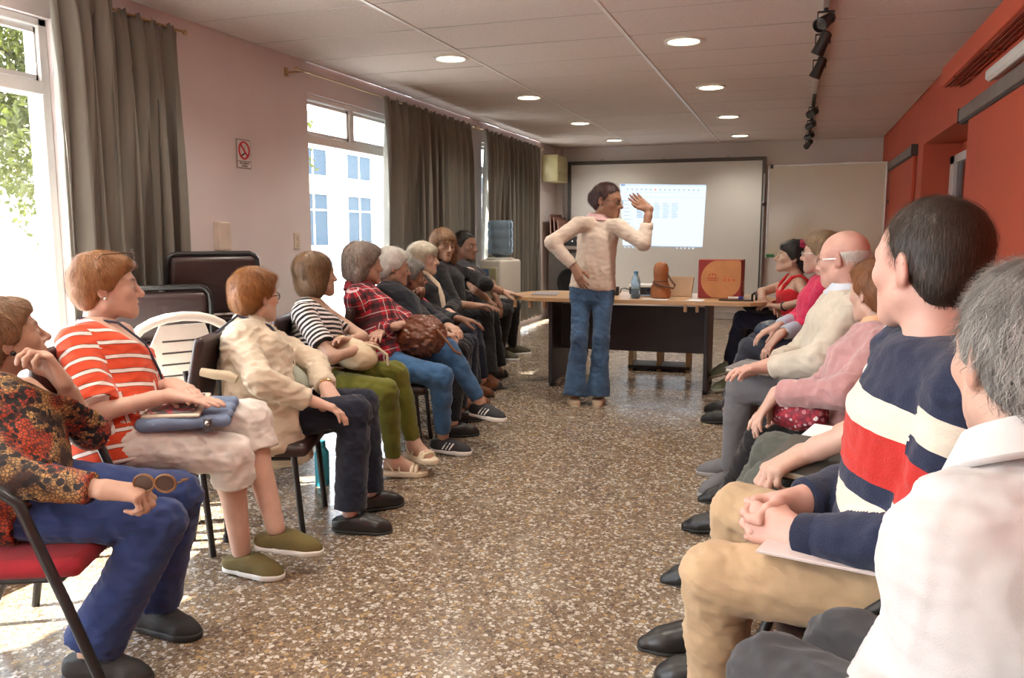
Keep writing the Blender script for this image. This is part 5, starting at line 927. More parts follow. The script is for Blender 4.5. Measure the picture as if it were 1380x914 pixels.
earring('L1', M('black_bead', (.01, .01, .012), .2, var=0), r=.0085); earring('L2', SIL); earring('L3', SIL, r=.005); earring('PR', SIL, r=.005)
def around(d, P, n=28, r=.075, drop=.06, front=.03):
    out = []
    for i in range(n):
        a = 2*math.pi*i/n; f = (math.cos(a)+1)/2; out.append(tuple(d['N']+d['u']*(.022-drop*f*f)*d['s']+d['s']*(d['lat']*math.sin(a)*r+d['fwd']*(math.cos(a)*(r*.9)+front*f))))
    return out
for k, m, dr in (('L2', SIL, .13), ('L8', GOLD, .10)):
    d = PE[k][4]; d['hang'](MB().tube(around(d, 0, drop=dr, front=.06), .0022, 5, closed=True).build('necklace', m, PE[k][0], True))
def bracelet(k, sd, mat, r=.003, off=.03, ex=.006):
    d = PE[k][4]; w = d['W'][sd]; ax = nrm(w-d['E'][sd]); c = w-ax*off; e1 = nrm(np.cross(ax, (0, 0, 1))); e2 = np.cross(ax, e1)
    d['hang'](MB().tube([tuple(c+(d['rw']+ex)*(e1*math.cos(t)+e2*math.sin(t))) for t in np.linspace(0, 6.283, 21)[:-1]], r, 6, closed=True).build('bracelet', mat, PE[k][0], True))
bracelet('L3', 'L', GOLD, .005, .015); bracelet('L4', 'L', SIL, .003, .01); bracelet('L8', 'L', GOLD, .004); bracelet('R6', 'L', SIL, .004); bracelet('R7', 'L', M('watch_black', (.02, .02, .02), .4), .007, .03)
def strap(k, pts, mat, r=.007, name='bag_strap'):
    d = PE[k][4]; P, u, f, l = d['N'], d['u'], d['fwd'], d['lat']
    d['hang'](MB().tube([tuple(P+u*a+f*b+l*c) for a, b, c in pts], r, 6).build(name, mat, PE[k][0], True))
strap('L2', [(-.03, -.06, .1), (.012, -.01, .085), (-.03, .10, .06), (-.12, .165, .02), (-.22, .175, -.03), (-.34, .17, -.08)], M('navy_strap', (.03, .035, .06), .6), .005)
strap('L3', [(-.16, -.17, .12), (-.05, -.115, .13), (.022, -.02, .115), (-.03, .105, .075), (-.14, .17, .02), (-.24, .175, -.03), (-.30, .165, -.06)], M('navy_strap', (.03, .035, .06), .6), .006)
# cream scarf, pink scarf, pink tie ends, flower
def scarf(k, mat, w=.03, l1=.30, name='scarf'):
    d = PE[k][4]; P, u, f, l, s = d['N'], d['u'], d['fwd'], d['lat'], d['s']
    b = MB()
    for sx in (-1, 1):
        pts = [tuple(P+s*(u*a+f*c+l*sx*e)) for a, c, e in ((.03, -.065, .02), (.035, -.01, .075), (.0, .075, .065), (-.08, .13, .05), (-.18, .155, .035), (-l1, .16, .03))]; b.tube(pts, [w*.6, w*.7, w*.7, w*.75, w*.8, w*.6], 8)
    d['hang'](b.build(name, mat, PE[k][0], True))
scarf('L7', cloth('cream_scarf', (.62, .52, .40)), .03, .32); scarf('L6b', cloth('pink_scarf', (.5, .08, .12)), .018, .25)
root, HM, fr, hs, d = PE['R7']; b = MB(); g_ = np.random.default_rng(2)
for i in range(14):
    v = nrm(g_.normal(size=3)); c = HM((-.06, -.05, .118))+v*.022; b.ball(tuple(c), (.02, .016, .02), 5)
d['hang'](b.build('hair_flower', M('magenta_petals', (.30, .01, .05), .7), root, True))
# light blue sleeves below the pink cardigan
d = PE['R6'][4]
for k in 'RL': a_, b_ = d['E'][k], d['W'][k]; d['hang'](MB().tube([tuple(a_+(b_-a_)*t) for t in (.35, .4, .8, .86)], [.05, .052, .045, .036], 16).build('shirt_sleeve', cloth('pale_blue_cotton', (.45, .52, .64)), PE['R6'][0], True))
# shoulder straps of the tank top
d = PE['R7'][4]
for sx in (-1, 1): d['hang'](MB().tube([tuple(d['N']+d['s']*(d['u']*a+d['fwd']*b+d['lat']*sx*c)) for a, b, c in ((-.12, .125, .07), (-.06, .105, .075), (-.0, .05, .08), (.012, -.01, .085), (-.02, -.06, .085), (-.10, -.10, .07))], .014, 8).build('strap', cloth('red_jersey', (.58, .022, .03)), PE['R7'][0], True))

# ------------------------------------------------------------------ chairs
MFB = M('chair_tube_black', (.015, .014, .015), .3, var=.05); MUP = M('brown_black_vinyl', (.035, .018, .017), .38, bmp=.2, bscale=120); MRS = cloth('red_seat_fabric', (.33, .02, .03), .15)
def pad(b, w, d_, z0, z1, y0=0, r=.03):
    b.rbox(-w/2, w/2, y0-d_/2, y0+d_/2, z0, z1, r, 3); return b
CH = {}
def chair(loc, rz, label, arms=False, seat=MUP, group='visitor chairs of the two rows', sz=.43):
    key = (arms, seat.name, sz)
    if key in CH:
        o = copy_tree(CH[key]); o.location = loc; o.rotation_euler = (0, 0, rz); o['label'] = label; o['group'] = group; return o
    e = empty('visitor_chair', loc, rz, label, 'chair', group); CH[key] = e
    pad(MB(), .46, .44, sz-.055, sz, .0, .024).build('seat', seat, e, True)
    m = Matrix.Translation((0, -.235, sz+.27)) @ Matrix.Rotation(R(-12), 4, 'X')
    MB().rbox(-.22, .22, -.022, .022, -.16, .17, .021, 3, m).build('backrest', seat, e, True)
    for sx in (-1, 1):
        if arms:
            x = sx*.27
            pts = [(x, .30, .0), (x, .20, .3), (x, .10, .58)]+[(x, .10-.045*k-.0, .58+.03*math.sin(k*.6)+.018*k) for k in range(1, 4)]+[(x, -.12, .64), (x, -.22, .62), (x*.9, -.24, .52)]
            MB().tube(pts, .014, 10).build('arm_tube', MFB, e, True)
            MB().rbox(x-.024, x+.024, -.2, .04, .645, .675, .012, 2).build('armrest', MFB, e, True)
            MB().tube([(x, -.03, sz-.05), (x, -.2, .2), (x, -.30, 0)], .013, 10).build('leg', MFB, e, True)
        else:
            x = sx*.21
            MB().tube([(x, .19, 0), (x, .16, sz-.05)], .013, 10).build('leg', MFB, e, True)
            MB().tube([(x, -.27, 0), (x, -.20, sz-.05)], .013, 10).build('leg', MFB, e, True)
        MB().tube([(sx*.2, -.16, sz-.05), (sx*.2, -.225, sz+.03), (sx*.19, -.27, sz+.3)], .011, 8).build('back_post', MFB, e, True)
    MB().tube([(-.21, .16, sz-.06), (.21, .16, sz-.06)], .011, 8).tube([(-.21, -.2, sz-.06), (.21, -.2, sz-.06)], .011, 8).tube([(-.205, .16, sz-.06), (-.205, -.2, sz-.06)], .011, 8).tube([(.205, .16, sz-.06), (.205, -.2, sz-.06)], .011, 8).build('seat_frame', MFB, e, True)
    return e
CL = {'L1': 'red seated chair with black tube arms under the animal print woman', 'L2': 'dark chair under the woman in orange stripes', 'L3': 'dark padded chair under the woman in the beige raincoat', 'L4': 'dark chair under the woman with the brown bob', 'L5': 'dark chair under the woman in the plaid shirt', 'L6': 'dark chair under the white haired woman in navy', 'L6b': 'dark chair under the person with the raised fist', 'L7': 'dark chair under the woman with the cream scarf', 'L8': 'dark chair under the woman with long chestnut hair', 'L9': 'dark chair under the young man in charcoal',
 'R1': 'dark chair with black tube arms under the man in the white shirt', 'R2': 'dark chair with black tube arms under the man in the banded sweater', 'R3': 'dark chair under the man in the white t-shirt', 'R4': 'dark chair under the woman in dusty pink', 'R5': 'dark chair under the bald man', 'R6': 'dark chair under the woman in the pink cardigan', 'R7': 'dark chair under the woman in the red tank top'}
for k, lab in CL.items():
    J = JOINTS[k]; f = Vector((math.cos(R(J['yaw'])), math.sin(R(J['yaw'])), 0)); zz = round(min(.45, J['P'][2]-.095), 2); zz = .41 if zz < .425 else .445
    chair(Vector((J['P'][0], J['P'][1], 0))+f*.05, R(J['yaw']-90), lab, k in ('L1', 'R1', 'R2'), MRS if k == 'L1' else MUP, sz=zz)
# pale wood armrest end of the raincoat chair, on an added shaft and tip
ar = empty('armrest_stub', (-2.17, 2.67, 0), 0, 'pale wooden armrest end on an added shaft by the raincoat chair', 'walking stick')
MB().tube([(0, 0, .03), (0, 0, .68)], .008, 8).build('shaft', MFB, ar, True); MB().tube([(-.07, -.02, .71), (-.02, -.005, .70), (.04, .01, .695), (.07, .02, .68)], [.017, .02, .02, .017], 10).build('handle', M('pale_wood', (.55, .47, .33), .5), ar, True); MB().lathe([(.015, 0), (.015, .03), (.009, .035)], 10).build('rubber_tip', BLS, ar, True)
# high-backed reclining chairs by the wall
def recliner(loc, rz, h, label):
    e = empty('high_back_chair', loc, rz, label, 'chair', 'spare chairs by the window wall')
    m = Matrix.Translation((0, -.2, .45)) @ Matrix.Rotation(R(-10), 4, 'X')
    MB().rbox(-.22, .22, -.03, .03, .0, h*.52, .028, 3, m).build('backrest', MUP, e, True); MB().rbox(-.225, .225, -.035, .035, h*.54, h, .03, 3, m).build('headrest', MUP, e, True)
    MB().tube([m @ Vector(p) for p in [(-.24, 0, -.1), (-.24, 0, h*.9)]+[(-.24+.05*(1-math.cos(t)), 0, h*.93+.06*math.sin(t)) for t in (.5, 1, 1.5)]+[(.24-.05*(1-math.cos(t)), 0, h*.93+.06*math.sin(t)) for t in (1.5, 1, .5)]+[(.24, 0, h*.9), (.24, 0, -.1)]], .014, 8).build('back_frame', MFB, e, True)
    MB().rbox(-.23, .23, -.2, .25, .37, .44, .03, 3).build('seat', MUP, e, True)
    for sx in (-1, 1):
        MB().tube([(sx*.24, .26, 0), (sx*.24, -.15, .42)], .014).build('leg', MFB, e, True); MB().tube([(sx*.24, -.34, 0), (sx*.24, .1, .42)], .014).build('leg', MFB, e, True)
        MB().tube([(sx*.26, -.22, .62), (sx*.26, .2, .60)], .016).build('armrest', MFB, e, True)
recliner((-2.92, 3.62, 0), R(-128), .70, 'dark brown high backed chair with separate headrest near the wall box'); recliner((-2.90, 3.16, .0), R(-138), .53, 'lower dark brown chair back beside the curtain')
# white plastic garden chair
def plastic_chair(loc, rz):
    e = empty('plastic_chair', loc, rz, 'white slatted plastic garden chair behind the striped top', 'chair'); m = M('white_plastic', (.72, .68, .62), .4, var=.03)
    MB().rbox(-.23, .23, -.2, .22, .40, .43, .012, 2).build('seat', m, e, True)
    t = Matrix.Translation((0, -.21, .42)) @ Matrix.Rotation(R(-12), 4, 'X')
    arch = [(-.21, 0, 0), (-.225, 0, .2), (-.22, 0, .36)]+[(-.22*math.cos(a), 0, .36+.12*math.sin(a)) for a in np.linspace(.3, 2.84, 9)]+[(.22, 0, .36), (.225, 0, .2), (.21, 0, 0)]
    MB().tube([t @ Vector(p) for p in arch], .022, 10).build('back_frame', m, e, True)
    MB().prism([(-.125, .0), (-.14, .34), (-.1, .44), (.1, .44), (.14, .34), (.125, .0)], -.006, .006, t @ Matrix.Rotation(R(90), 4, 'X')).build('back_panel', m, e)
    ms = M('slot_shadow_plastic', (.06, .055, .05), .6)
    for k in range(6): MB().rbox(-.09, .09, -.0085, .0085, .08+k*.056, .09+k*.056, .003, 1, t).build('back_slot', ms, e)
    for sx in (-1, 1):
        MB().tube([(sx*.23, .21, 0), (sx*.215, .19, .41)], [.018, .026], 8).build('leg', m, e, True); MB().tube([(sx*.23, -.25, 0), (sx*.215, -.19, .41)], [.018, .026], 8).build('leg', m, e, True)
        MB().tube([t @ Vector((sx*.22, 0, .28)), (sx*.25, 0, .63), (sx*.24, .18, .60), (sx*.225, .2, .42)], .02, 8).build('armrest', m, e, True)
plastic_chair((-2.52, 2.93, 0), R(-122))
# ------------------------------------------------------------------ table and what lies on it
WD = None
def woodmat(name, a, b_, rough=.4, sc=(1, 6, 6)):
    m, t, b = newmat(name); c = coords(t, 'Object', sc); t.links.new(ramp(t, noise(t, c, 3, 5, .6), [(.3, a), (.7, b_)]), b.inputs['Base Color']); b.inputs['Roughness'].default_value = rough; return m
MTT = woodmat('pear_laminate', (.54, .33, .18), (.62, .40, .23), .28); MDK = M('anthracite_board', (.035, .03, .038), .5, bmp=.05); MPE = woodmat('wood_trim', (.52, .33, .19), (.60, .40, .24), .5)
tb = empty('meeting_table', (-1.2, 6.72, 0), R(2), 'pale wood meeting table with dark panel legs behind the presenter', 'table')
pts = [(-.78, -.43), (.80, -.43)]+[(.80+.27*math.sin(a), -.43*math.cos(a)) for a in np.linspace(.3, 2.84, 9)]+[(.80, .43), (-.78, .43)]+[(-.78-.3*math.sin(a), .43*math.cos(a)) for a in np.linspace(.3, 2.84, 9)]
MB().prism(pts, .712, .74).build('table_top', MTT, tb)
for x in (-.68, .56): MB().rbox(x-.016, x+.016, -.34, .34, .03, .712, .004).build('leg_panel', MDK, tb); MB().rbox(x-.02, x+.02, -.30, -.22, 0, .03, .004).rbox(x-.02, x+.02, .22, .30, 0, .03, .004).build('foot_pad', BLS, tb)
MB().rbox(-.66, .54, -.012, .012, .28, .66, .004).build('modesty_panel', MDK, tb)
for x in (-.97, -.84, -.72, .40, .49): MB().rbox(x-.012, x+.012, -.40, -.36, .655, .712, .003).build('trim_block', MPE, tb)
TZ = .742
def onT(x, y): return (x, y, TZ)
def bottle(loc, label, col, h=.22, r=.033, cap=(.1, .3, .55), lab=None):
    e = empty('water_bottle', loc, 0, label, 'bottle')
    m, t, b = newmat('bottle_plastic'); b.inputs['Base Color'].default_value = (*col, 1); b.inputs['Roughness'].default_value = .1; b.inputs['Transmission Weight'].default_value = .75; b.inputs['IOR'].default_value = 1.2
    MB().lathe([(r*.8, 0), (r, .012), (r, h*.25), (r*.92, h*.3), (r, h*.35), (r, h*.62), (r*.75, h*.78), (.014, h*.9), (.014, h*.93)], 20).build('body', m, e, True)
    MB().lathe([(.017, h*.9), (.018, h*.91), (.018, h), (.015, h*1.01)], 16).build('cap', M('cap_%.2f' % cap[2], cap, .4), e, True)
    if lab: MB().lathe([(r*1.01, h*.36), (r*1.015, h*.365), (r*1.015, h*.58), (r*1.01, h*.585)], 20).build('label', M('bottle_label', lab, .5), e, True)
bottle((-1.19, 6.44, TZ), 'pale blue water bottle standing on the table', (.45, .65, .85), .215, .037)
bottle((-2.45, 2.80, 0), 'small clear water bottle on the floor by the crossed legs', (.85, .92, .96), .21, .032, (.15, .5, .75), (.2, .5, .75))
bt = empty('drink_bottle', (-2.21, 3.46, 0), 0, 'teal bottle standing on the floor behind the navy trousers', 'bottle'); MB().lathe([(.034, 0), (.036, .01), (.036, .17), (.018, .2)], 18).build('body', M('teal_plastic', (.03, .28, .36), .3), bt, True); MB().lathe([(.02, .198), (.02, .225), (.017, .23)], 14).build('cap', M('teal_cap', (.02, .18, .24), .4), bt, True)
# leather covered gourd flask with strap
gf = empty('leather_flask', (-1.005, 6.52, TZ), 0, 'brown leather covered flask case with a carrying strap on the table', 'flask case'); ml = M('saddle_leather', (.30, .10, .03), .5, bmp=.3, var=.25, scale=14)
MB().lathe([(.064, 0), (.078, .010), (.082, .045), (.076, .09), (.060, .125), (.055, .145), (.059, .19), (.060, .235), (.050, .268), (.028, .285), (.004, .290)], 28).build('case', ml, gf, True)
MB().tube([(.05, -.02, .2), (.085, -.05, .15), (.12, -.06, .11), (.11, -.07, .085), (.05, -.085, .10), (-.01, -.08, .115), (-.05, -.05, .13)], .008, 8).build('strap', M('dark_strap_leather', (.10, .035, .015), .5), gf, True)
MB().tube([(.058*math.cos(a), .058*math.sin(a), .137) for a in np.linspace(0, 6.28, 25)[:-1]], .004, 6, closed=True).build('band', M('dark_strap_leather', (.10, .035, .015)), gf, True)
# projector, cream cloth box
pj = empty('projector', (-1.15, 6.78, TZ), R(0), 'small black and white projector behind the flask on the table', 'projector'); MB().rbox(-.14, .14, -.1, .1, .012, .075, .01, 2).build('body', M('projector_black', (.02, .02, .025), .35), pj, True); MB().rbox(-.142, .142, -.105, .105, .072, .095, .008, 2).build('lid', M('projector_white', (.7, .7, .68), .4), pj, True)
MB().lathe([(.026, .0), (.028, .02), (.02, .022), (.018, .01)], 18, Matrix.Translation((.03, -.1, .045)) @ Matrix.Rotation(R(90), 4, 'X')).build('lens', M('lens_glass', (.05, .06, .09), .05), pj, True)
for x in (-.1, .1): MB().lathe([(.012, 0), (.012, .014)], 10, Matrix.Translation((x, 0, 0))).build('foot', BLS, pj)
cb = empty('cloth_basket', (-.90, 6.86, TZ), R(4), 'cream folded cloth basket beside the leather flask', 'basket'); mc = cloth('cream_canvas', (.60, .48, .34), .4)
V = [(-.10, -.08), (.10, -.08), (.10, .08), (-.10, .08)]; b = MB(); b.add([(x*.95, y*.95, 0) for x, y in V]+[(x*1.15, y*1.15, .155) for x, y in V]+[(x*1.08, y*1.08, .155) for x, y in V]+[(x*.9, y*.9, .06) for x, y in V], [(3, 2, 1, 0)]+[(i, (i+1) % 4, 4+(i+1) % 4, 4+i) for i in range(4)]+[(4+i, 4+(i+1) % 4, 8+(i+1) % 4, 8+i) for i in range(4)]+[(8+i, 8+(i+1) % 4, 12+(i+1) % 4, 12+i) for i in range(4)]+[(12, 13, 14, 15)]).build('basket_body', mc, cb)
# printed carton
cx = empty('cardboard_carton', (-.56, 6.80, TZ), R(-3), 'orange and red printed cardboard carton on the table end', 'carton'); CW, CD, CH_ = .335, .24, .305
MB().rbox(-CW/2, CW/2, -CD/2, CD/2, 0, CH_, .004, 1).build('box', M('carton_red', (.27, .022, .02), .6), cx)
MOR = M('carton_orange', (.50, .215, .08), .6); poly = []
for i in range(40):
    a = 2*math.pi*i/40; x, z = .012+.158*math.cos(a), .148+.158*math.sin(a); poly.append((max(-CW/2+.012, min(CW/2-.002, x)), max(.003, min(CH_-.006, z))))
poly = [(x, z) if not (x > .03 and z > .15) else (max(x, min(CW/2-.002, x+.04)), min(CH_-.004, z+.03)) for x, z in poly]
MB().prism(poly, 0, .0012, Matrix.Translation((0, -CD/2-.0002, 0)) @ Matrix.Rotation(R(90), 4, 'X')).build('printed_panel', MOR, cx)
MB().rbox(-CW/2, CW/2, -.02, .02, CH_, CH_+.0015, .0006, 1).build('packing_tape', M('brown_tape', (.45, .27, .12), .3), cx)
def text(s, loc, size, mat, parent, rot=(R(90), 0, 0), align='CENTER', name='lettering', ext=.0006):
    c = bpy.data.curves.new(name, 'FONT'); c.body = s; c.size = size; c.align_x = align; c.align_y = 'CENTER'; c.extrude = ext
    o = bpy.data.objects.new(name, c); COL.objects.link(o); dg = bpy.context.evaluated_depsgraph_get(); me = bpy.data.meshes.new_from_object(o.evaluated_get(dg)); bpy.data.objects.remove(o)
    me.materials.clear(); q = obj(name, me, parent, mat); q.location = loc; q.rotation_euler = rot; return q
MPR = M('carton_print', (.45, .05, .02), .6)
b = MB()   # small printed emblem of three drops over two lines of print too small to read
for x, r_ in ((-.078, 18), (-.055, 0), (-.032, -18)): b.ball((x, -CD/2-.0006, .184 if r_ else .188), (.008, .0012, .016), 6, Matrix.Rotation(R(r_), 4, 'Y'))
b.build('printed_emblem', MPR, cx); MB().rbox(-.095, -.015, -CD/2-.0018, -CD/2-.0004, .155, .163, .0004, 1).rbox(-.095, -.015, -CD/2-.0018, -CD/2-.0004, .139, .146, .0004, 1).build('print_line', MPR, cx)
for q in range(3): MB().rbox(.03+q*.035, .052+q*.035, -CD/2-.0018, -CD/2-.0004, .135, .157, .0004, 1).build('handling_mark', M('carton_print_pale', (.52, .12, .035), .6), cx)
MB().rbox(.03, .09, -CD/2-.0018, -CD/2-.0004, .172, .175, .0004, 1).rbox(.03, .075, -CD/2-.0018, -CD/2-.0004, .165, .168, .0004, 1).build('fine_print', M('carton_print_pale', (.52, .12, .035)), cx)
for q in range(3): MB().rbox(CW/2+.0002, CW/2+.0016, .02, .07, .05+q*.03, .07+q*.03, .0004, 1).build('side_mark', M('carton_white_print', (.6, .5, .4), .6), cx)
# papers, tablet, pens, cables on the table
MPA = M('paper_white', (.78, .77, .76), .6, var=.02)
def flat(name, loc, rz, w, d_, h, mat, label, cat): o = MB().rbox(-w/2, w/2, -d_/2, d_/2, 0, h, min(.003, h*.4), 1).build(name, mat); o.location = loc; o.rotation_euler = (0, 0, rz); tag(o, label, cat)
flat('paper_sheet', (-1.03, 6.40, TZ), .05, .20, .14, .001, MPA, 'white sheet lying before the leather flask', 'paper'); flat('paper_sheet', (-.72, 6.42, TZ), -.05, .12, .2, .001, MPA, 'white sheet lying beside the printed carton', 'paper')
flat('magazine', (-2.0, 6.66, TZ), .2, .22, .29, .008, M('magazine_cover', (.35, .33, .36), .35), 'grey magazine near the hand resting on the table', 'magazine')
flat('tablet', (-.42, 6.50, TZ), .05, .26, .10, .008, M('tablet_dark', (.02, .015, .012), .25), 'thin dark tablet lying at the table end', 'tablet')
mk = empty('marker_pen', (-.44, 6.62, TZ+.011), R(8), 'white and blue marker pen behind the dark tablet', 'pen'); MB().tube([(-.05, 0, 0), (.03, 0, 0)], .010, 10).build('barrel', MPA, mk, True); MB().tube([(.028, 0, 0), (.065, 0, 0)], .011, 10).build('cap', M('marker_blue', (.03, .04, .3), .4), mk, True)
cbl = MB().tube([(-1.37, 6.72, TZ+.02), (-1.36, 6.70, TZ+.055), (-1.33, 6.72, TZ+.06), (-1.29, 6.78, TZ+.04), (-1.22, 6.8, TZ+.03)], .005, 6).build('power_cable', BLS, None, True); tag(cbl, 'black cable curling from the projector across the table', 'cable')
sb = MB().rbox(-1.44, -1.385, 6.68, 6.76, TZ, TZ+.07, .005).build('power_adapter', BLS); tag(sb, 'small black power adapter next to the presenter', 'adapter')
# low wooden stand under the table
ws = empty('wooden_stand', (-1.15, 7.55, 0), R(3), 'low wooden stand with dark base bar under the table', 'stand'); mw = woodmat('pine', (.45, .30, .15), (.56, .40, .22), .6)
for x in (-.26, .0, .26): MB().rbox(x-.02, x+.02, -.15, -.11, .0, .30, .004).build('post', mw, ws); MB().rbox(x-.02, x+.02, .11, .15, .0, .30, .004).build('post', mw, ws)
MB().rbox(-.28, .28, -.16, .16, .02, .05, .004).build('base_board', M('dark_board', (.03, .022, .02), .6), ws); MB().rbox(-.28, .28, -.16, .16, .29, .32, .004).build('top_board', mw, ws)
# ------------------------------------------------------------------ back of the room
bd = empty('projection_board', (-1.86, 12.06, 0), 0, 'large pale projection board in a dark frame on the back wall', 'board'); bx0, bx1, bz0, bz1 = -1.37, 1.37, .33, 2.25
def boardmat(name, col, rough=.35):
    m, t, b = newmat(name); c = coords(t); t.links.new(ramp(t, noise(t, c, 1.5, 4), [(.3, tuple(x*.93 for x in col)), (.7, col)]), b.inputs['Base Color']); b.inputs['Roughness'].default_value = rough; return m
MB().box(bx0, bx1, -.01, .03, bz0, bz1).build('board_surface', boardmat('projection_surface', (.60, .58, .55), .5), bd); mf = M('frame_dark', (.06, .05, .045), .45)
for q in ((bx0-.05, bx0, bz0-.05, bz1+.05), (bx1, bx1+.05, bz0-.05, bz1+.05), (bx0, bx1, bz1, bz1+.05), (bx0, bx1, bz0-.05, bz0)): MB().rbox(q[0], q[1], -.03, .04, q[2], q[3], .006).build('frame_bar', mf, bd)
for x in (-.9, 0, .9): MB().tube([(x-.03, -.0, bz1+.05), (x, 0, bz1+.085), (x+.03, 0, bz1+.05)], .004, 5).build('hanger', SIL, bd)
# projected spreadsheet (lit image on the board)
def em(name, col, st): m, t, b = newmat(name); b.inputs['Base Color'].default_value = (.02, .02, .02, 1); b.inputs['Emission Color'].default_value = (*col, 1); b.inputs['Emission Strength'].default_value = st; b.inputs['Specular IOR Level'].default_value = 0; return m
pr = empty('projected_image', (0, 12.047, 0), 0, 'projected spreadsheet window glowing on the pale board', 'projected image')
PQ = [(-2.49, 1.965), (-1.245, 1.925), (-1.275, 1.04), (-2.43, 1.055)]
def pq(u, v):
    t = [PQ[0][i]+(PQ[1][i]-PQ[0][i])*u for i in (0, 1)]; b_ = [PQ[3][i]+(PQ[2][i]-PQ[3][i])*u for i in (0, 1)]; return (t[0]+(b_[0]-t[0])*v, t[1]+(b_[1]-t[1])*v)
def pquad(name, u0, u1, v0, v1, mat, y=0., p=pr):
    P_ = [pq(u0, v0), pq(u1, v0), pq(u1, v1), pq(u0, v1)]; return MB().add([(x, y, z) for x, z in P_]+[(x, y+.001, z) for x, z in P_], [(0, 1, 2, 3), (7, 6, 5, 4), (0, 4, 5, 1), (1, 5, 6, 2), (2, 6, 7, 3), (3, 7, 4, 0)]).build(name, mat, p)
pquad('sheet_background', 0, 1, 0, 1, em('proj_white', (.72, .86, 1.0), .95)); g1 = em('proj_grey', (.52, .64, .80), .8); g2 = em('proj_blue', (.36, .46, .72), .7); g3 = em('proj_line', (.60, .73, .88), .85)
pquad('title_bar', 0, 1, 0, .028, em('proj_title', (.62, .74, .95), .9), -.001); pquad('menu_tab', .01, .06, .005, .035, g2, -.002)
pquad('ribbon_edge', 0, 1, .20, .206, g3, -.001); pquad('side_edge', .13, .134, .21, .93, g3, -.001)
g_ = np.random.default_rng(9)
for k in range(16): u = .08+k*.055; pquad('ribbon_icon', u, u+.02, .07, .10, em('proj_red', (.9, .4, .3), .8) if k == 6 else g1, -.0015); pquad('ribbon_caption', u-.005, u+.03, .125, .135, g3, -.0015)
for k in range(9): pquad('side_entry', .03, .10+g_.uniform(-.02, .015), .26+k*.06, .272+k*.06, g1, -.0015)
for r_ in range(10):
    for c_ in range(5): u = .19+c_*.105; pquad('sheet_cell', u, u+.055+g_.uniform(0, .03), .30+r_*.025, .312+r_*.025, g1 if c_ else g2, -.0015)
pquad('task_bar', 0, 1, .985, 1.0, em('proj_task', (.5, .6, .75), .7), -.001)
for u in (.02, .07, .12, .17, .21, .68, .73, .78, .83, .88): pquad('task_icon', u, u+.015, 1.005, 1.03, em('proj_white2', (.8, .9, 1), .9), -.0015)
# easel whiteboard
wbm = boardmat('whiteboard_gloss', (.66, .58, .44), .14); wb = empty('whiteboard', (.30, 10.95, 0), R(-8), 'glossy mobile whiteboard reflecting the lamps, beside the red wall', 'whiteboard')
MB().box(-.66, .68, -.008, .008, .95, 2.08).build('board_surface', wbm, wb); al = M('alu_frame', (.6, .58, .55), .35, metal=.6)
for q in ((-.68, -.66, .93, 2.10), (.68, .70, .93, 2.10), (-.68, .70, 2.08, 2.10), (-.68, .70, .93, .95)): MB().rbox(q[0], q[1], -.015, .015, q[2], q[3], .004).build('frame_bar', al, wb)
MB().rbox(-.6, .6, -.08, -.01, .915, .935, .004).build('pen_tray', al, wb); MB().rbox(-.66, -.62, -.02, .0, 2.06, 2.11, .004).build('corner_cap', mf, wb)
for x in (-.72, .74):
    MB().tube([(x, 0, 0.06), (x, 0, 2.0)], .017, 10).build('post', M('steel_post', (.30, .28, .26), .35, metal=.7), wb, True); MB().rbox(x-.02, x+.02, -.3, .3, .03, .07, .005).build('foot', mf, wb); MB().ball((x, -.02, 1.62), .03, 6).build('pivot_knob', mf, wb, True)
er = MB().rbox(-.36, -.26, 10.90, 10.95, .945, .985, .008).build('board_eraser', M('green_eraser', (.03, .20, .06), .6)); tag(er, 'green eraser on the whiteboard tray', 'eraser')
MB().tube([(-.72, 0, .56), (.74, 0, .56)], .02, 8).build('cross_rail', mf, wb, True)
# speaker / amplifier, left of the presenter
sp = empty('guitar_amplifier', (-2.18, 8.35, .0), R(-12), 'black speaker cabinet with control panel standing behind the table', 'speaker'); mg = M('speaker_cloth', (.13, .12, .115), .8, bmp=.5, bscale=300)
MB().rbox(-.25, .25, -.15, .15, .52, 1.06, .012, 2).build('cabinet', mg, sp); MB().rbox(-.25, .25, -.16, .14, 1.07, 1.22, .01, 2).build('control_panel', M('amp_panel', (.035, .03, .03), .4), sp)
mm = Matrix.Translation((.02, -.155, .74)) @ Matrix.Rotation(R(90), 4, 'X')
MB().lathe([(.155, 0), (.155, .012), (.13, .014), (.05, -.03), (.001, -.032)], 28, mm).build('speaker_cone', M('cone_black', (.012, .012, .014), .5), sp, True); MB().lathe([(.04, -.02), (.03, -.006), (.001, .0)], 16, mm).build('dust_cap', M('cone_cap', (.12, .12, .13), .35), sp, True)
for k in range(7): MB().lathe([(.012, 0), (.011, .015), (.001, .016)], 10, Matrix.Translation((-.2+k*.06, -.16, 1.17)) @ Matrix.Rotation(R(90), 4, 'X')).build('knob', SIL, sp, True)
MB().rbox(-.22, .22, -.165, -.158, 1.085, 1.12, .003).build('label_strip', M('amp_strip', (.35, .30, .26), .4), sp)
for x in (-.2, .2):
    for y in (-.12, .12): MB().tube([(x, y, 0), (x, y, .53)], .014, 8).build('stand_leg', MFB, sp, True)
MB().rbox(-.24, .24, -.15, .15, .49, .52, .005).build('stand_shelf', MFB, sp)
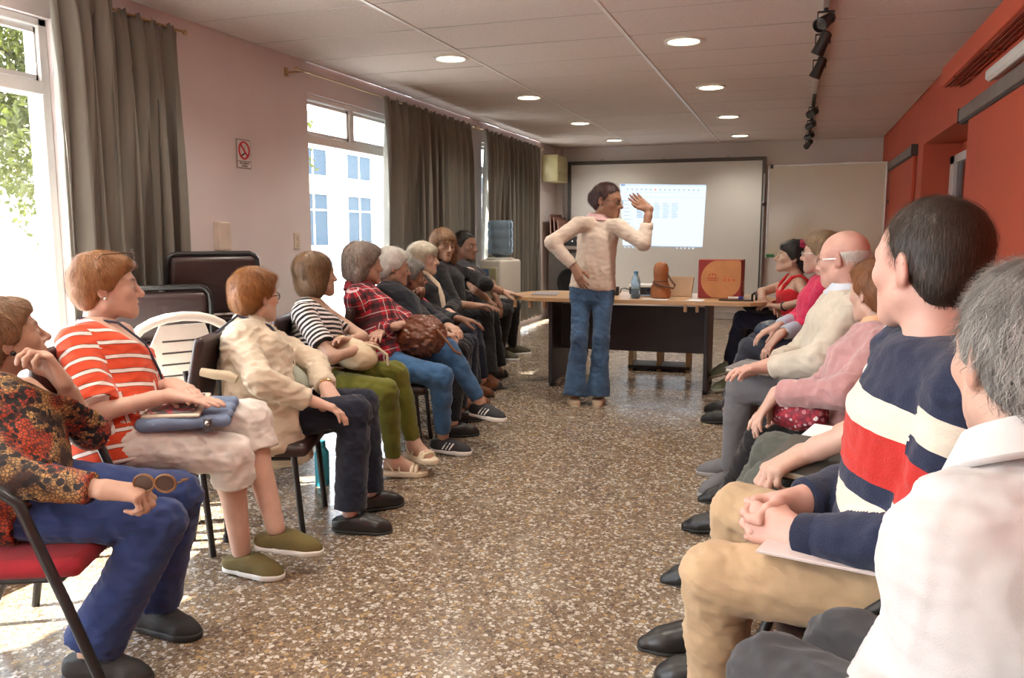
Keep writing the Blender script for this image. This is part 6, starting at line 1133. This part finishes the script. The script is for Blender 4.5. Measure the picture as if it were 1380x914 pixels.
# water cooler
wc = empty('water_cooler', (-2.95, 8.15, 0), R(-25), 'white water cooler with blue bottle on top beside the curtain', 'water cooler'); mpw = M('cooler_plastic', (.66, .62, .55), .4, var=.03)
MB().rbox(-.16, .16, -.16, .16, .02, .98, .03, 3).build('cabinet', mpw, wc, True)
m, t, b_ = newmat('blue_carboy'); b_.inputs['Base Color'].default_value = (.32, .44, .56, 1); b_.inputs['Roughness'].default_value = .12; b_.inputs['Transmission Weight'].default_value = .55; b_.inputs['IOR'].default_value = 1.25
MB().lathe([(.03, .98), (.06, 1.0), (.13, 1.04), (.135, 1.07), (.128, 1.09), (.135, 1.11), (.135, 1.17), (.128, 1.19), (.135, 1.21), (.135, 1.27), (.128, 1.29), (.135, 1.31), (.135, 1.36), (.12, 1.385), (.02, 1.39)], 28).build('water_bottle', m, wc, True)
MB().lathe([(.15, .96), (.15, .99), (.11, 1.0), (.04, 1.0)], 28).build('bottle_collar', mpw, wc, True)
MB().rbox(-.11, .11, -.172, -.155, .62, .90, .01, 2).build('tap_recess', M('cooler_label', (.50, .48, .30), .5), wc); MB().rbox(-.1, .0, -.178, -.17, .75, .88, .003).build('label_panel', M('cooler_blue', (.12, .22, .42), .5), wc)
for x, c_ in ((-.05, (.02, .05, .4)), (.05, (.4, .02, .02))): MB().rbox(x-.015, x+.015, -.205, -.17, .64, .70, .006).build('tap', M('tap_%d' % (x > 0), c_, .4), wc)
# wall air conditioner box, leaning wooden panels
ac = empty('wall_air_conditioner', (XL, 11.62, 2.0), 0, 'yellowed air conditioner box on the corner of the window wall', 'air conditioner'); my = M('yellowed_plastic', (.46, .42, .22), .5)
MB().rbox(.0, .24, -.2, .32, -.02, .36, .02, 2).build('housing', my, ac, True); MB().rbox(.235, .25, -.16, .28, .0, .12, .005).build('grille', M('grille_tan', (.30, .27, .15), .6), ac)
for k in range(5): MB().rbox(.245, .256, -.15, .27, .01+k*.022, .02+k*.022, .002, 1).build('louvre', my, ac)
for k, (x, r_) in enumerate(((-3.32, 4), (-3.22, 7), (-3.12, 10))):
    o = MB().rbox(-.012, .012, -.3, .3, 0, 1.5-.04*k, .004).build('timber_board', woodmat('mahogany_%d' % k, (.10, .03, .015), (.17, .06, .03), .4)); o.location = (x, 11.75, .02); o.rotation_euler = (0, R(-r_*.6), 0); tag(o, ['dark reddish timber board leaning flat against the corner wall', 'dark timber board leaning between two other boards', 'outermost and lowest of the leaning timber boards'][k], 'board', 'leaning timber boards')
# conduit on the corner wall
cd = MB().tube([(-3.40, Y1-.02, .1), (-3.40, Y1-.02, ZC)], .014, 8).build('cable_conduit', M('conduit_white', (.70, .67, .64), .5), None, True); tag(cd, 'thin white cable conduit up the back corner', 'conduit')
# ------------------------------------------------------------------ left wall fittings
sg = empty('no_smoking_sign', (XL+.004, 4.65, 1.78), 0, 'small no smoking sign with red ring on the wall', 'sign')
MB().rbox(-.003, .002, -.075, .075, -.095, .095, .002, 1).build('plate', M('sign_grey', (.26, .24, .24), .5, var=.02), sg); MB().box(.002, .003, -.068, .068, -.045, .088).build('sign_face', M('sign_white', (.70, .66, .66), .5, var=.02), sg); MB().box(.002, .003, -.068, .068, -.088, -.052).build('text_panel', M('sign_white', (.7, .66, .66)), sg)
red = M('sign_red', (.55, .02, .03), .5, var=.02); dk = M('sign_black', (.02, .02, .02), .5, var=0)
MB().tube([(.004, .052*math.cos(a), .023+.054*math.sin(a)) for a in np.linspace(0, 6.283, 33)[:-1]], .0065, 6, closed=True).build('red_ring', red, sg); MB().tube([(.006, -.036, .061), (.006, .036, -.015)], .0055, 6).build('red_bar', red, sg)
MB().box(.003, .005, -.03, .02, -.004, .006, Matrix.Rotation(R(28), 4, 'X')).build('cigarette', dk, sg); MB().tube([(.004, .01, .035), (.004, .004, .048), (.004, .012, .06)], .0025, 5).build('smoke', M('sign_smoke', (.4, .4, .4), .6), sg)
text('PROHIBIDO', (.0035, 0, -.062), .019, dk, sg, (R(90), 0, R(90))); text('FUMAR', (.0035, 0, -.079), .019, dk, sg, (R(90), 0, R(90)))
bx = empty('wall_junction_box', (XL, 4.37, 1.24), 0, 'cream junction box on the wall above the dark chairs', 'box'); MB().rbox(0, .05, -.055, .055, -.09, .09, .006).build('box', M('cream_plastic', (.62, .52, .44), .45), bx); MB().rbox(.048, .054, -.05, .05, -.085, .085, .003).build('cover', M('cream_plastic', (.62, .52, .44)), bx); MB().tube([(.02, 0, -.09), (.02, 0, -1.1)], .012, 8).build('conduit', M('cream_plastic', (.62, .52, .44)), bx, True)
sw = empty('light_switch', (XL, 5.23, 1.2), 0, 'cream two button light switch by the middle window', 'switch'); MB().rbox(0, .012, -.035, .035, -.06, .06, .004).build('plate', M('switch_cream', (.66, .58, .48), .4), sw)
for z in (-.028, .022): MB().rbox(.011, .018, -.014, .014, z-.016, z+.016, .003).build('button', M('switch_button', (.60, .52, .42), .4), sw)
# ------------------------------------------------------------------ red wall fittings
al2 = M('rail_grey', (.22, .19, .18), .45, metal=.3)
def rail(y0, y1, label):
    e = empty('sliding_door_rail', (XR, y0, 2.0), 0, label, 'rail', 'sliding door rails'); MB().rbox(-.055, -.002, 0, y1-y0, 0, .085, .006).build('rail_cover', al2, e); MB().rbox(-.045, -.005, 0, y1-y0, -.015, .004, .003).build('rail_track', M('rail_dark', (.05, .045, .045), .5), e); MB().rbox(-.06, .0, -.012, .004, -.005, .09, .003).rbox(-.06, .0, y1-y0-.004, y1-y0+.012, -.005, .09, .003).build('end_cap', M('rail_dark', (.05, .045, .045)), e)
rail(1.2, 6.32, 'long grey sliding door rail above the nearer red panel'); rail(8.72, 11.6, 'grey sliding door rail on the red wall near the whiteboard')
pn = S(MB().rbox(XR-.03, XR-.004, 1.25, 6.1, .01, 1.99, .004).build('trim_1', MR)); pn2 = S(MB().rbox(XR-.03, XR-.004, 8.75, 11.5, .01, 1.99, .004).build('trim_2', MR))
hv = empty('wall_heater', (XR, 4.9, 2.27), 0, 'red painted slatted heater box high on the red wall', 'heater')
MB().rbox(-.14, 0, -1.3, 1.65, 0, .13, .008).build('housing', MR, hv)
for k in range(4): MB().rbox(-.125+k*.03, -.11+k*.03, -1.25, 1.6, -.012, .0, .002, 1).build('slat', M('red_slat', (.30, .045, .02), .6), hv)
for y in (-.9, .4, 1.2): MB().rbox(-.135, -.005, y-.01, y+.01, -.016, -.002, .002).build('cross_bar', M('red_slat', (.3, .045, .02)), hv)
tl = empty('tube_lamp', (XR, 4.4, 2.13), 0, 'white fluorescent batten on the red wall below the heater', 'lamp'); MB().rbox(-.07, -.002, -.9, 1.05, 0, .05, .006).build('batten', MWF, tl); MB().tube([(-.05, -.85, .0), (-.05, 1.02, .0)], .016, 12).build('tube', M('tube_glass', (.80, .80, .78), .2, var=0), tl, True)
ss = empty('door_switch', (XR-.03, 5.57, 1.24), 0, 'narrow white switch strip on the red wall', 'switch'); MB().rbox(-.012, 0, -.022, .022, -.07, .07, .004).build('plate', MWF, ss); MB().rbox(-.018, -.011, -.01, .01, -.02, .02, .003).build('button', MWF, ss)
md_ = empty('motion_sensor', (XR, 5.35, 2.44), 0, 'small white sensor box just under the ceiling on the red wall', 'sensor'); MB().rbox(-.05, 0, -.035, .035, -.05, .05, .01, 2).build('housing', MWF, md_, True); MB().rbox(-.054, -.049, -.02, .02, -.035, .0, .003).build('lens', M('sensor_lens', (.6, .6, .6), .3), md_)
# ------------------------------------------------------------------ bags and things on laps
def mid3(a, b_, t=.5): return np.asarray(a)*(1-t)+np.asarray(b_)*t
def blob(prims, h, name, mat, parent=None, fold=0, seed=1):
    pts = np.array([p for q in prims for p in ((np.array(q[0])-q[-2], np.array(q[0])+q[-2], np.array(q[1])-q[-2], np.array(q[1])+q[-2]) if q[-1] == 'c' else (np.array(q[0])-max(q[1]), np.array(q[0])+max(q[1])))])
    F = Field(pts.min(0)-.02, pts.max(0)+.02, h)
    for q in prims:
        if q[-1] == 'c': F.cap(q[0], q[1], q[2], q[3], .02)
        else: F.ell(q[0], q[1], .02, rot=q[2] if len(q) > 3 else None)
    v, f = F.mesh()
    if fold: v = v+vnorm(v, f)*(fold*wave(v, 16, seed))[:, None]
    return sdfobj(name, [(v, f)], mat, parent)
def bag(name, loc, Q, size, mat, label, cat='bag', fold=.004, extras=None, res=.006, boxy=False):
    """soft bag lying in its own frame Q (columns: long, deep, up)"""
    e = empty(name, tuple(loc), 0, label, cat); m = np.eye(4); m[:3, :3] = Q; m[:3, 3] = loc; e.matrix_world = Matrix(m.tolist())
    a, b_, c_ = size; F = Field((-a-.02, -b_-.02, -c_-.02), (a+.02, b_+.02, c_+.02), res)
    if boxy:
        for sy in (-1, -.33, .33, 1): F.cap((-a+c_, sy*(b_-c_), 0), (a-c_, sy*(b_-c_)*.8, 0), c_, c_*.8, .03)
    else:
        for sx in (-1, 0, 1): F.ell((sx*a*.35, 0, 0), (a*.65, b_, c_), .04)
    v, f = F.mesh(); v = v+vnorm(v, f)*(fold*wave(v, 13, 5)+fold*.6*wave(v, 30, 6))[:, None]; sdfobj('bag_body', [(v, f)], mat, e)
    if extras: extras(e)
    return e
def lapframe(k, tilt=0):
    d = PE[k][4]; t = nrm(mid3(d['K']['R'], d['K']['L'])-d['P']); l = orth(d['lat'], t); n = np.cross(l, t); n = n if n[2] > 0 else -n; return np.stack([t, np.cross(n, t), n], 1), d
# blue flap bag (striped woman)
Q, d = lapframe('L2'); n_ = nrm(Q[:, 2]*.88+d['lat']*.47); Q = np.stack([Q[:, 0], np.cross(n_, Q[:, 0]), n_], 1); c = mid3(mid3(d['HP']['R'], d['HP']['L']), mid3(d['K']['R'], d['K']['L']), .62)+Q[:, 2]*.105-Q[:, 1]*.02
def fl(e):
    MB().rbox(-.14, .055, -.105, .105, .022, .033, .008, 2).build('flap_border', M('cream_piping', (.66, .58, .48), .7), e); 
    m, t, b = newmat('floral_flap'); cc = coords(t); v = node(t, 'ShaderNodeTexVoronoi'); v.inputs['Scale'].default_value = 70; t.links.new(cc, v.inputs['Vector']); s_ = node(t, 'ShaderNodeSeparateXYZ'); t.links.new(v.outputs['Color'], s_.inputs[0])
    t.links.new(ramp(t, s_.outputs[0], [(0, (.12, .10, .11)), (.4, (.35, .06, .09)), (.65, (.18, .20, .16)), (.85, (.55, .35, .35))], 'CONSTANT'), b.inputs['Base Color']); MB().rbox(-.13, .038, -.088, .088, .028, .037, .006, 2).build('flap', m, e)
    MB().rbox(.07, .10, -.135, -.12, -.02, .03, .006, 2).build('strap_end', M('grey_strap', (.10, .10, .11), .5), e); MB().ball((.085, -.138, .015), .009, 6).build('stud', SIL, e, True)
bag('shoulder_bag', c, Q, (.16, .13, .026), M('blue_canvas', (.17, .23, .36), .75, bmp=.3, bscale=200), 'pale blue flap bag on the lap of the striped woman', extras=fl, fold=.0015, boxy=True)
# cream purse (bob), brown leather bag (plaid)
Q, d = lapframe('L4'); c = mid3(mid3(d['HP']['R'], d['HP']['L']), mid3(d['K']['R'], d['K']['L']), .48)+Q[:, 2]*.14-Q[:, 1]*.05
bag('purse', c, Q@np.array([[.96, 0, .28], [0, 1, 0], [-.28, 0, .96]]), (.14, .06, .07), M('cream_purse', (.58, .47, .32), .55, bmp=.2), 'cream soft purse on the lap above the olive trousers', extras=lambda e: (MB().tube([(.05, -.02, .065), (.12, -.01, .07), (.18, .0, .05), (.2, .01, .0)], .007, 6).build('strap', M('cream_strap2', (.5, .4, .27), .6), e, True), MB().rbox(-.1, .12, -.008, .008, .06, .072, .004).build('zip', GOLD, e)))
Q, d = lapframe('L5'); c = mid3(mid3(d['HP']['R'], d['HP']['L']), mid3(d['K']['R'], d['K']['L']), .60)+Q[:, 2]*.15
bag('handbag', c, Q, (.15, .10, .115), M('brown_patent', (.13, .04, .018), .28, bmp=.5, bscale=22, bdist=.02), 'crumpled glossy brown leather handbag on the jeans', fold=.012, extras=lambda e: MB().tube([(.1, -.05, .06), (.17, -.06, .0), (.24, -.05, -.08), (.27, -.02, -.1)], .008, 6).build('strap', M('brown_strap', (.14, .05, .02), .4), e, True))
# red flowered pouch (pink sweater)
def floral():
    m, t, b = newmat('red_flower_print'); c = coords(t); v = node(t, 'ShaderNodeTexVoronoi'); v.inputs['Scale'].default_value = 60; t.links.new(c, v.inputs['Vector']); s_ = node(t, 'ShaderNodeSeparateXYZ'); t.links.new(v.outputs['Color'], s_.inputs[0])
    col = ramp(t, s_.outputs[0], [(0, (.42, .03, .05)), (.45, (.30, .015, .03)), (.7, (.55, .20, .22)), (.88, (.7, .6, .58))], 'CONSTANT'); col = mixc(t, math_(t, 'GREATER_THAN', v.outputs['Distance'], .55), col, (.22, .02, .04)); t.links.new(col, b.inputs['Base Color']); b.inputs['Roughness'].default_value = .7; return m
Q, d = lapframe('R4'); c = d['W']['L']+np.array([.08, .02, -.075]); bag('fabric_pouch', c, Q, (.125, .055, .05), floral(), 'red flowered fabric pouch under the hands of the pink sweater', fold=.006)
Q, d = lapframe('R6'); c = mid3(d['P'], d['K']['L'], .62)+Q[:, 2]*.12; bag('dark_bag', c, Q, (.13, .07, .06), M('navy_leather', (.03, .045, .08), .35), 'shiny dark blue bag on the lap beside the cream sweater', res=.009)
Q, d = lapframe('R7'); c = mid3(mid3(d['HP']['R'], d['HP']['L']), mid3(d['K']['R'], d['K']['L']), .75)+Q[:, 2]*.11; bag('tote_bag', c, Q, (.12, .13, .04), M('black_nylon', (.012, .012, .02), .6), 'black tote bag with loop handle on the lap by the table', res=.01, extras=lambda e: MB().tube([(.05, -.05, .03), (.055, -.05, .10), (.05, 0, .125), (.055, .05, .10), (.05, .05, .03)], .009, 6).build('handle', BLS, e, True))
Q, d = lapframe('L8'); c = mid3(d['P'], d['K']['L'], .4)+Q[:, 2]*.15; bag('small_handbag', c, Q, (.10, .07, .07), M('black_nylon', (.012, .012, .02)), 'small black handbag with pale trim beside the cooler', res=.01, extras=lambda e: MB().tube([(-.06, -.05, .06), (0, -.065, .08), (.06, -.05, .06)], .008, 6).build('trim', M('pale_trim', (.4, .38, .33), .5), e, True))
Q, d = lapframe('L3'); c = d['N']-d['u']*.27+d['fwd']*.19-d['lat']*.04; Qv = np.stack([nrm(d['fwd']*.4-d['u']), d['lat'], nrm(d['fwd']+d['u']*.4)], 1); bag('waist_pouch', c, Qv, (.085, .06, .025), M('sage_canvas', (.30, .33, .27), .8, bmp=.3), 'small sage pouch hanging on the raincoat front', fold=.002, res=.006)
# books, folders
def book(k, t, off, size, mat, label, side='L', pages=True):
    Q, d = lapframe(k); c = mid3(d['HP'][side], d['K'][side], t)+Q[:, 2]*off; e = empty('notebook', tuple(c), 0, label, 'book'); m = np.eye(4); m[:3, :3] = Q; m[:3, 3] = c; e.matrix_world = Matrix(m.tolist()); a, b_, h = size
    MB().rbox(-a, a, -b_, b_, h-.004, h, .0015, 1).rbox(-a, a, -b_, b_, 0, .004, .0015, 1).rbox(-a, -a+.006, -b_, b_, 0, h, .0015, 1).build('cover', mat, e); MB().rbox(-a+.005, a-.005, -b_+.004, b_-.004, .004, h-.004, .001, 1).build('pages', M('page_cream', (.72, .66, .55), .8), e); return e
book('R3', .62, .093, (.13, .10, .03), M('dark_cover', (.045, .037, .03), .5), 'dark covered notebook on the grey green trousers'); book('R5', .86, .088, (.11, .09, .02), M('grey_cover', (.20, .195, .20), .5), 'grey notebook on the knee of the bald man')
book('R2', .42, .094, (.12, .09, .007), M('red_white_folder', (.62, .52, .50), .4), 'thin red edged folder under the clasped hands')
pp = empty('paper_fold', (0, 0, 0), 0, 'white folded paper lying behind the dark notebook', 'paper'); Q, d = lapframe('R3'); c = mid3(d['HP']['R'], d['K']['R'], .45)+Q[:, 2]*.1; m = np.eye(4); m[:3, :3] = Q; m[:3, 3] = c; pp.matrix_world = Matrix(m.tolist()); MB().rbox(-.12, .12, -.09, .09, 0, .002, .0008, 1).build('sheet', MPA, pp); MB().rbox(-.12, .0, -.09, .09, .002, .004, .0008, 1).build('fold', MPA, pp)
# sunglasses in the hand of the animal print woman
d = PE['L1'][4]; c = d['T']['R']+np.array([.01, .0, .035]); sgx = empty('sunglasses', tuple(c), 0, 'tortoise brown sunglasses held over the navy knee', 'sunglasses'); ax = np.array([.3, -.95, .1]); ax = nrm(ax); upv = np.array([0.0, 0, 1]); sd_ = nrm(np.cross(ax, upv))
for q in (0, 1):
    cc = sd_*(-.03+q*.058); pts = [tuple(cc+sd_*.028*math.cos(t)+upv*.024*math.sin(t)) for t in np.linspace(0, 6.283, 21)[:-1]]; n = len(pts)
    fo = MB().tube(pts, .0035, 6, closed=True).build('rim', M('tortoise', (.20, .09, .03), .3), sgx, True)
    MB().add(pts+[tuple(np.array(p)-ax*.002) for p in pts], [tuple(range(n)), tuple(range(2*n-1, n-1, -1))]).build('lens', M('brown_lens', (.05, .02, .015), .08, var=0), sgx)
MB().tube([tuple(sd_*-.06), tuple(sd_*-.065-ax*.06), tuple(sd_*-.03-ax*.10-upv*.01)], .003, 5).build('temple', M('tortoise', (.2, .09, .03)), sgx, True)
# walking cane held by the woman with the cream scarf
d = PE['L7'][4]; t0 = mid3(d['T']['R'], d['T']['L'])+np.array([.02, -.02, -.02]); cn = empty('walking_cane', (t0[0]+.05, t0[1]-.06, 0), 0, 'brown walking cane with four small feet in front of the dark trousers', 'cane'); o = np.array([t0[0]+.05, t0[1]-.06, 0])
MB().tube([tuple(np.array((0, 0, .06))), tuple(t0-o)], .010, 8).build('shaft', M('cane_wood', (.20, .09, .04), .4), cn, True); MB().tube([tuple(t0-o+np.array(p)) for p in ((-.06, .03, .0), (-.02, .01, .012), (.04, -.02, .01), (.08, -.04, -.005))], .015, 8).build('handle', BLS, cn, True)
for x, y in ((.07, .05), (-.07, .05), (.07, -.05), (-.07, -.05)): MB().tube([(0, 0, .09), (x*.6, y*.6, .08), (x, y, .04), (x, y, 0)], .008, 6).build('foot', BLS, cn, True)
